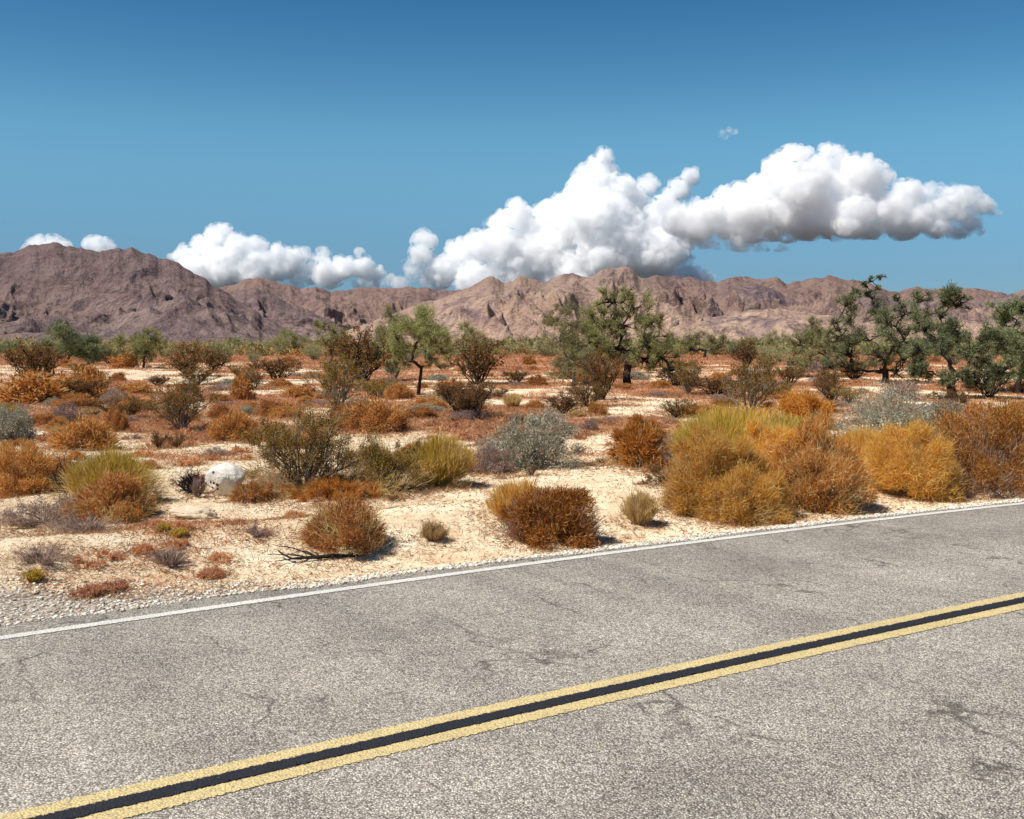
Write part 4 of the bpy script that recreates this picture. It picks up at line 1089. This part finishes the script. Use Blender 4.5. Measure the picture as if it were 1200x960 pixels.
# --- boulder and low rock
def boulder(px, py, wpx, hpx, dep, seed, label, stain, nm='boulder', mk='boulder'):
    import bmesh
    x, y, z = ground_hit(px, py); s = y / F_PX
    bm = bmesh.new(); bmesh.ops.create_icosphere(bm, subdivisions=5, radius=1); me = bpy.data.meshes.new('boulder'); bm.to_mesh(me); bm.free()
    n = len(me.vertices); V = np.zeros(n * 3, np.float32); me.vertices.foreach_get('co', V); V = V.reshape(-1, 3).astype(float)
    r = np.random.default_rng(seed)
    for _ in range(9):                                   # flat faces of a broken stone
        d = rdir(r, 1)[0]; c = r.uniform(.56, .8); k = V @ d; V -= np.where(k > c, (k - c) * .93, 0)[:, None] * d
    V *= 1 + (.05 if nm == 'boulder' else .3) * fbm(V[:, 0] * 3, V[:, 1] * 3, V[:, 2] * 3, 4, seed)[:, None]
    V *= np.array([wpx * s / 2 / .86, dep / 2, hpx * s * .62]); V[:, 2] += hpx * s * .36
    me.vertices.foreach_set('co', V.astype(np.float32).ravel()); me.polygons.foreach_set('use_smooth', np.ones(len(me.polygons), bool))
    at = me.attributes.new('stain', 'FLOAT', 'POINT'); val = np.zeros(n)
    for sx, sz, sr in stain:
        d = np.hypot(V[:, 0] - sx * wpx * s, V[:, 2] - sz * hpx * s); val = np.maximum(val, np.where(V[:, 1] < 0, 1 - d / (sr * wpx * s) * .42, 0))
    at.data.foreach_set('value', np.clip(val, 0, 1).astype(np.float32)); me.update()
    o = obj(nm, me, M[mk]); o.location = (x, y + dep * .4, z); o.rotation_euler = (0, .06, 0)
    return tag(o, label, nm)
boulder(260, 582, 45, 38, .42, 5, 'white rounded boulder with rusty red spots on its left side', [(-.28, .72, .035), (-.36, .40, .03), (-.26, .38, .035), (-.16, .34, .04), (-.30, .22, .03), (-.16, .20, .03), (-.22, .5, .02)])
boulder(222, 609, 50, 14, .30, 9, 'low flat pale rock half buried in sand below the boulder', [], 'rock', 'tanstone')

# --- far scrub: one by one where they can be told apart, one mass beyond
LAND = [(o.location.x, o.location.y, o['label']) for o in COL.objects if o.parent is None and o.name.startswith('desert_tree')]
SHORT = {'small tree with pale': 'the small airy tree', 'tall narrow bright': 'the tall narrow tree', 'largest central tree': 'the largest central tree', 'loose pale green': 'the loose pale tree',
         'many branched dark': 'the many branched tree', 'spreading green tree': 'the spreading green tree', 'dense deep green': 'the right edge tree', 'olive green tree': 'the black trunked tree',
         'dense dark green': 'the dense leftmost tree', 'rounded mid green': 'the rounded left tree', 'small upright green': 'the upright green tree', 'low green tree': 'the low green clump',
         'hazy grey green': 'the hazy grey tree', 'small rounded grey': 'the small rounded tree', 'wide pale green': 'the wide pale tree', 'pale green clump': 'the pale green clump', 'small far green': 'the tiny green tree', 'small far pale': 'the tiny pale tree'}
def where(x, y):
    a = x / y; q = min(LAND, key=lambda l: abs(l[0] / l[1] - a) + .02 * abs(math.log(l[1] / y)))
    nm = next(v for k_, v in SHORT.items() if q[2].startswith(k_))
    side = 'left of' if a < q[0] / q[1] - .006 else 'right of' if a > q[0] / q[1] + .006 else 'aligned with'
    dep = 'far in front and ' if y < q[1] * .3 else 'well in front and ' if y < q[1] * .6 else 'in front and ' if y < q[1] * .93 else 'behind and ' if y > q[1] * 1.08 else ''
    return dep + side + ' ' + nm
def size_word(h): return 'knee high' if h > .5 else 'ankle high' if h < .22 else 'shin high'
placed = []
r = np.random.default_rng(77)
KP = ['browncreosote', 'rust', 'creosote', 'greypurple', 'brittle', 'greenbush', 'palebush', 'red']
LB = {'browncreosote': ('small brown creosote bush scattered over the far plain', 'brown creosote bushes on the far plain'),
      'rust': ('small orange dry dome scattered over the far plain', 'orange dry domes on the far plain'),
      'creosote': ('small olive creosote bush scattered over the far plain', 'olive creosote bushes on the far plain'),
      'greypurple': ('small mauve grey mound scattered over the far plain', 'mauve grey mounds on the far plain'),
      'brittle': ('small pale grey green mound scattered over the far plain', 'pale grey green mounds on the far plain'),
      'greenbush': ('dark green bush in the line of growth on the horizon', 'dark green bushes along the horizon'),
      'palebush': ('pale green bush in the line of growth on the horizon', 'pale green bushes along the horizon')}
n_far = 0
while n_far < 250:
    d = 24 * (1 / (1 - r.random() * .86)) ** .95
    a = r.uniform(-.49, .49)
    x, y = d * a, d
    if d < 40 and r.random() < .35: continue
    if d > 75: k = r.choice(['browncreosote', 'rust', 'creosote', 'greenbush', 'palebush', 'brittle'], p=[.20, .16, .10, .20, .24, .1])
    else: k = r.choice(['browncreosote', 'rust', 'creosote', 'greypurple', 'brittle'], p=[.18, .42, .08, .22, .1])
    if a * 1 > .05 and d > 75 and r.random() < .4: k = 'palebush'
    s = r.uniform(.45, 1.) if d < 75 else r.uniform(.7, 1.25)
    w0, h0 = SIZE0[k]
    if any((x - q[0]) ** 2 + (y - q[1]) ** 2 < (q[2] + w0 * s) ** 2 * .15 for q in placed): continue
    placed.append((x, y, w0 * s))
    put(k, x, y, w0 * s * r.uniform(.8, 1.4), h0 * s * r.uniform(.6, 1.) * (.75 if d < 75 else 1), LB[k][0].split(' scattered')[0].split(' in the line')[0] + ' ' + where(x, y), LB[k][1]); n_far += 1

# --- small red brown tufts on the near and middle sand, individually up to the count limit, as copies
n_t = 0
while n_t < 170:
    d = r.uniform(8.5, 24) ; a = r.uniform(-.5, .5); x, y = d * a, d
    t_, n_ = road_tn(x, y); e = n_ - whiteN(t_)
    if e < .9 or cover_at(np.array([x]), np.array([y]))[0] < r.uniform(.15, .75): continue
    s = r.uniform(.35, 1.1) * (.7 if d < 13 else 1)
    put('red', x, y, .35 * s, .11 * s ** .7, 'low red brown dry tuft ' + where(x, y), 'red brown dry tufts on the sand', lod=0 if d < 12 else 1 if d < 17 else 2); n_t += 1

n_m = 0
LM = {'rust': ('small orange dry shrub between the larger bushes near the road', 'small orange dry shrubs near the road'),
      'greypurple': ('small mauve grey shrub between the larger bushes near the road', 'small mauve grey shrubs near the road'),
      'straw': ('small straw yellow grass tuft between the larger bushes near the road', 'small straw tufts near the road'),
      'browncreosote': ('small brown creosote sprig between the larger bushes near the road', 'small brown creosote sprigs near the road')}
while n_m < 95:
    d = r.uniform(11.5, 27); a = r.uniform(-.5, .5); x, y = d * a, d
    t_, n_ = road_tn(x, y)
    if n_ - whiteN(t_) < 2.6: continue
    k = r.choice(['rust', 'greypurple', 'straw', 'browncreosote'], p=[.36, .28, .2, .16]); s = r.uniform(.16, .6) * (.5 if k == 'browncreosote' else 1)
    w0, h0 = SIZE0[k]; put(k, x, y, w0 * s * (1.4 if k == 'straw' else 1), h0 * s * r.uniform(.6, 1.1), LM[k][0].split(' between')[0] + ' ' + where(x, y), LM[k][1], lod=1); n_m += 1

def scatter_cover():
    """ground hugging dry growth, too much of it to count"""
    r = np.random.default_rng(41); acc = Acc()
    n0 = 190000
    d = 8.5 * (190 / 8.5) ** r.random(n0); a = r.uniform(-.52, .52, n0); x, y = d * a, d
    c = cover_at(x, y); t, n = road_tn(x, y); e = n - whiteN(t)
    keep = (c + r.uniform(-.3, .3, n0) > .55) & (e > 1.3)
    x, y, d = x[keep], y[keep], d[keep]; z = G(x, y)
    m = 7
    P = np.repeat(np.stack([x, y, z], -1), m, 0); dd = np.repeat(d, m)
    s = .6 + dd / 26
    P = P + r.normal(size=P.shape) * np.array([.05, .05, 0]) * s[:, None]
    D = rdir(r, len(P)); D[:, 2] = np.abs(D[:, 2]) * .8 + .15
    blades(acc, r, P, D, .05 * s * r.uniform(.5, 1.4, len(P)), .0055 * s ** 1.3, .5)
    tag(obj('dry_grass', acc.mesh('dry_grass'), M['redmat']), 'rust red mat of dry low growth covering the desert floor', 'ground cover', None, 'stuff')
scatter_cover()

def litter():
    """loose dry twigs and stalks lying on the sand, thicker around the feet of the plants"""
    r = np.random.default_rng(47); acc = Acc()
    spots = np.array([(o.location.x, o.location.y, max(.15, o.get('_w', .4))) for o in COL.objects if o.parent is None and o.get('category') in ('bush', 'plant', 'grass tuft') and o.location.y < 45])
    n1 = 110000
    wgt = spots[:, 2] ** 1.6 / np.maximum(spots[:, 1], 8) ** 1.0; wgt /= wgt.sum()
    pk = r.choice(len(spots), n1, p=wgt); rad = spots[pk, 2] * .62 * (1 + .45 * np.abs(r.normal(size=n1))); an = r.uniform(0, 6.28, n1)
    x = spots[pk, 0] + np.cos(an) * rad * r.random(n1) ** .35; y = spots[pk, 1] + np.sin(an) * rad * r.random(n1) ** .35
    n0 = 80000; d = 7.5 * (30 / 7.5) ** r.random(n0); a = r.uniform(-.52, .52, n0)
    c = cover_at(d * a, d); k = c + r.uniform(0, .7, n0) > .55
    x = np.concatenate([x, (d * a)[k]]); y = np.concatenate([y, d[k]])
    t, n = road_tn(x, y); e = n - whiteN(t); k = e > .45 + .3 * r.random(len(e)); x, y = x[k], y[k]
    s = .55 + np.maximum(y, 6) / 22; m = 2
    P = np.repeat(np.stack([x, y, G(x, y) + .006], -1), m, 0); ss = np.repeat(s, m)
    P = P + r.normal(size=P.shape) * np.array([.02, .02, 0]) * ss[:, None]
    D = rdir(r, len(P)); D[:, 2] = np.abs(D[:, 2]) * .45
    blades(acc, r, P, D, .045 * ss * r.uniform(.4, 1.6, len(P)), .0045 * ss ** 1.2, .5)
    tag(obj('litter', acc.mesh('litter'), M['litter']), 'loose dry twigs and stalks littering the sand between the bushes', 'litter', None, 'stuff')
litter()

def far_scrub():
    r = np.random.default_rng(42)
    for mk, nb, lab in (('brownleaf', 2600, 'brown scrub thinning out towards the mountain foot'), ('palegreen', 3600, 'pale green scrub massed along the horizon'), ('rust', 2000, 'rust coloured scrub speckling the farthest plain')):
        d = 130 * (1500 / 130) ** (r.random(nb) ** 1.2); a = r.uniform(-.52, .52, nb)
        if mk == 'palegreen': a = np.where(r.random(nb) < .5, r.uniform(-.05, .52, nb), a)
        x, y = d * a, d; z = G(x, y); hh = r.uniform(.6, 1.9, nb) * (1.5 if mk == 'palegreen' else .7 if mk == 'rust' else .85); ww = hh * r.uniform(.7, 1.3, nb)
        m = 60; P = np.repeat(np.stack([x, y, z], -1), m, 0); H = np.repeat(hh, m); W = np.repeat(ww, m)
        q = rdir(r, len(P)) * r.random((len(P), 1)) ** .4; q[:, 2] = np.abs(q[:, 2])
        P = P + q * np.stack([W * .6, W * .6, H * .9], -1)
        acc = Acc(); leaves(acc, r, P, rdir(r, len(P)), H * .22 * r.uniform(.6, 1.4, len(P)), H * .12)
        tag(obj('scrub', acc.mesh('scrub'), M[mk]), lab, 'scrub', None, 'stuff')
far_scrub()

def stones(name, mat, n, elo, ehi, smin, smax, t0, t1, label, seed, flat=.6, fall=True):
    r = np.random.default_rng(seed)
    import bmesh
    bm = bmesh.new(); bmesh.ops.create_icosphere(bm, subdivisions=1, radius=1); me = bpy.data.meshes.new('tmp'); bm.to_mesh(me); bm.free()
    k = len(me.vertices); iv = np.zeros(k * 3); me.vertices.foreach_get('co', iv); iv = iv.reshape(-1, 3); fi = np.array([list(f.vertices) for f in me.polygons]); bpy.data.meshes.remove(me)
    t = r.uniform(t0, t1, n); u = r.random(n) if not fall else r.random(n) ** 1.25
    gw = .52 + 1.15 * smooth(1.5, -1.2, t)
    e = pave_edge(t) + elo + u * (ehi(t) if callable(ehi) else ehi) * 1.
    nn = whiteN(t) + e; x, y = tn_xy(t, nn)
    s = smin * (smax / smin) ** (r.random(n) ** 2.2); z = np.maximum(G(x, y), np.where(e < pave_edge(t) + .02, .0, -9)) + s * .25
    sh = r.uniform(.6, 1.3, (n, 1, 3)) * np.array([1, 1, flat]) * s[:, None, None]
    V = iv[None] * (1 + r.uniform(-.22, .22, (n, k, 1))) * sh
    an = r.uniform(0, 6.28, n); c_, s_ = np.cos(an)[:, None], np.sin(an)[:, None]
    X = V[..., 0] * c_ - V[..., 1] * s_; Y = V[..., 0] * s_ + V[..., 1] * c_
    V = np.stack([X + x[:, None], Y + y[:, None], V[..., 2] + z[:, None]], -1).reshape(-1, 3)
    Fq = (fi[None] + np.arange(n)[:, None, None] * k).reshape(-1, 3)
    return tag(obj(name, mesh_np(name, V, Fq), M[mat]), label, name.replace('_', ' '), None, 'stuff')
stones('gravel', 'gravel', 42000, -.03, lambda t: .50 + 1.15 * smooth(1.8, -1.2, t), .003, .019, -3.2, 13, 'pale grey crushed gravel strewn along the road shoulder', 51)
stones('pebbles', 'pebble', 9000, .4, 6.0, .003, .013, -4, 12, 'small brown pebbles and litter dotted over the pale sand', 52)
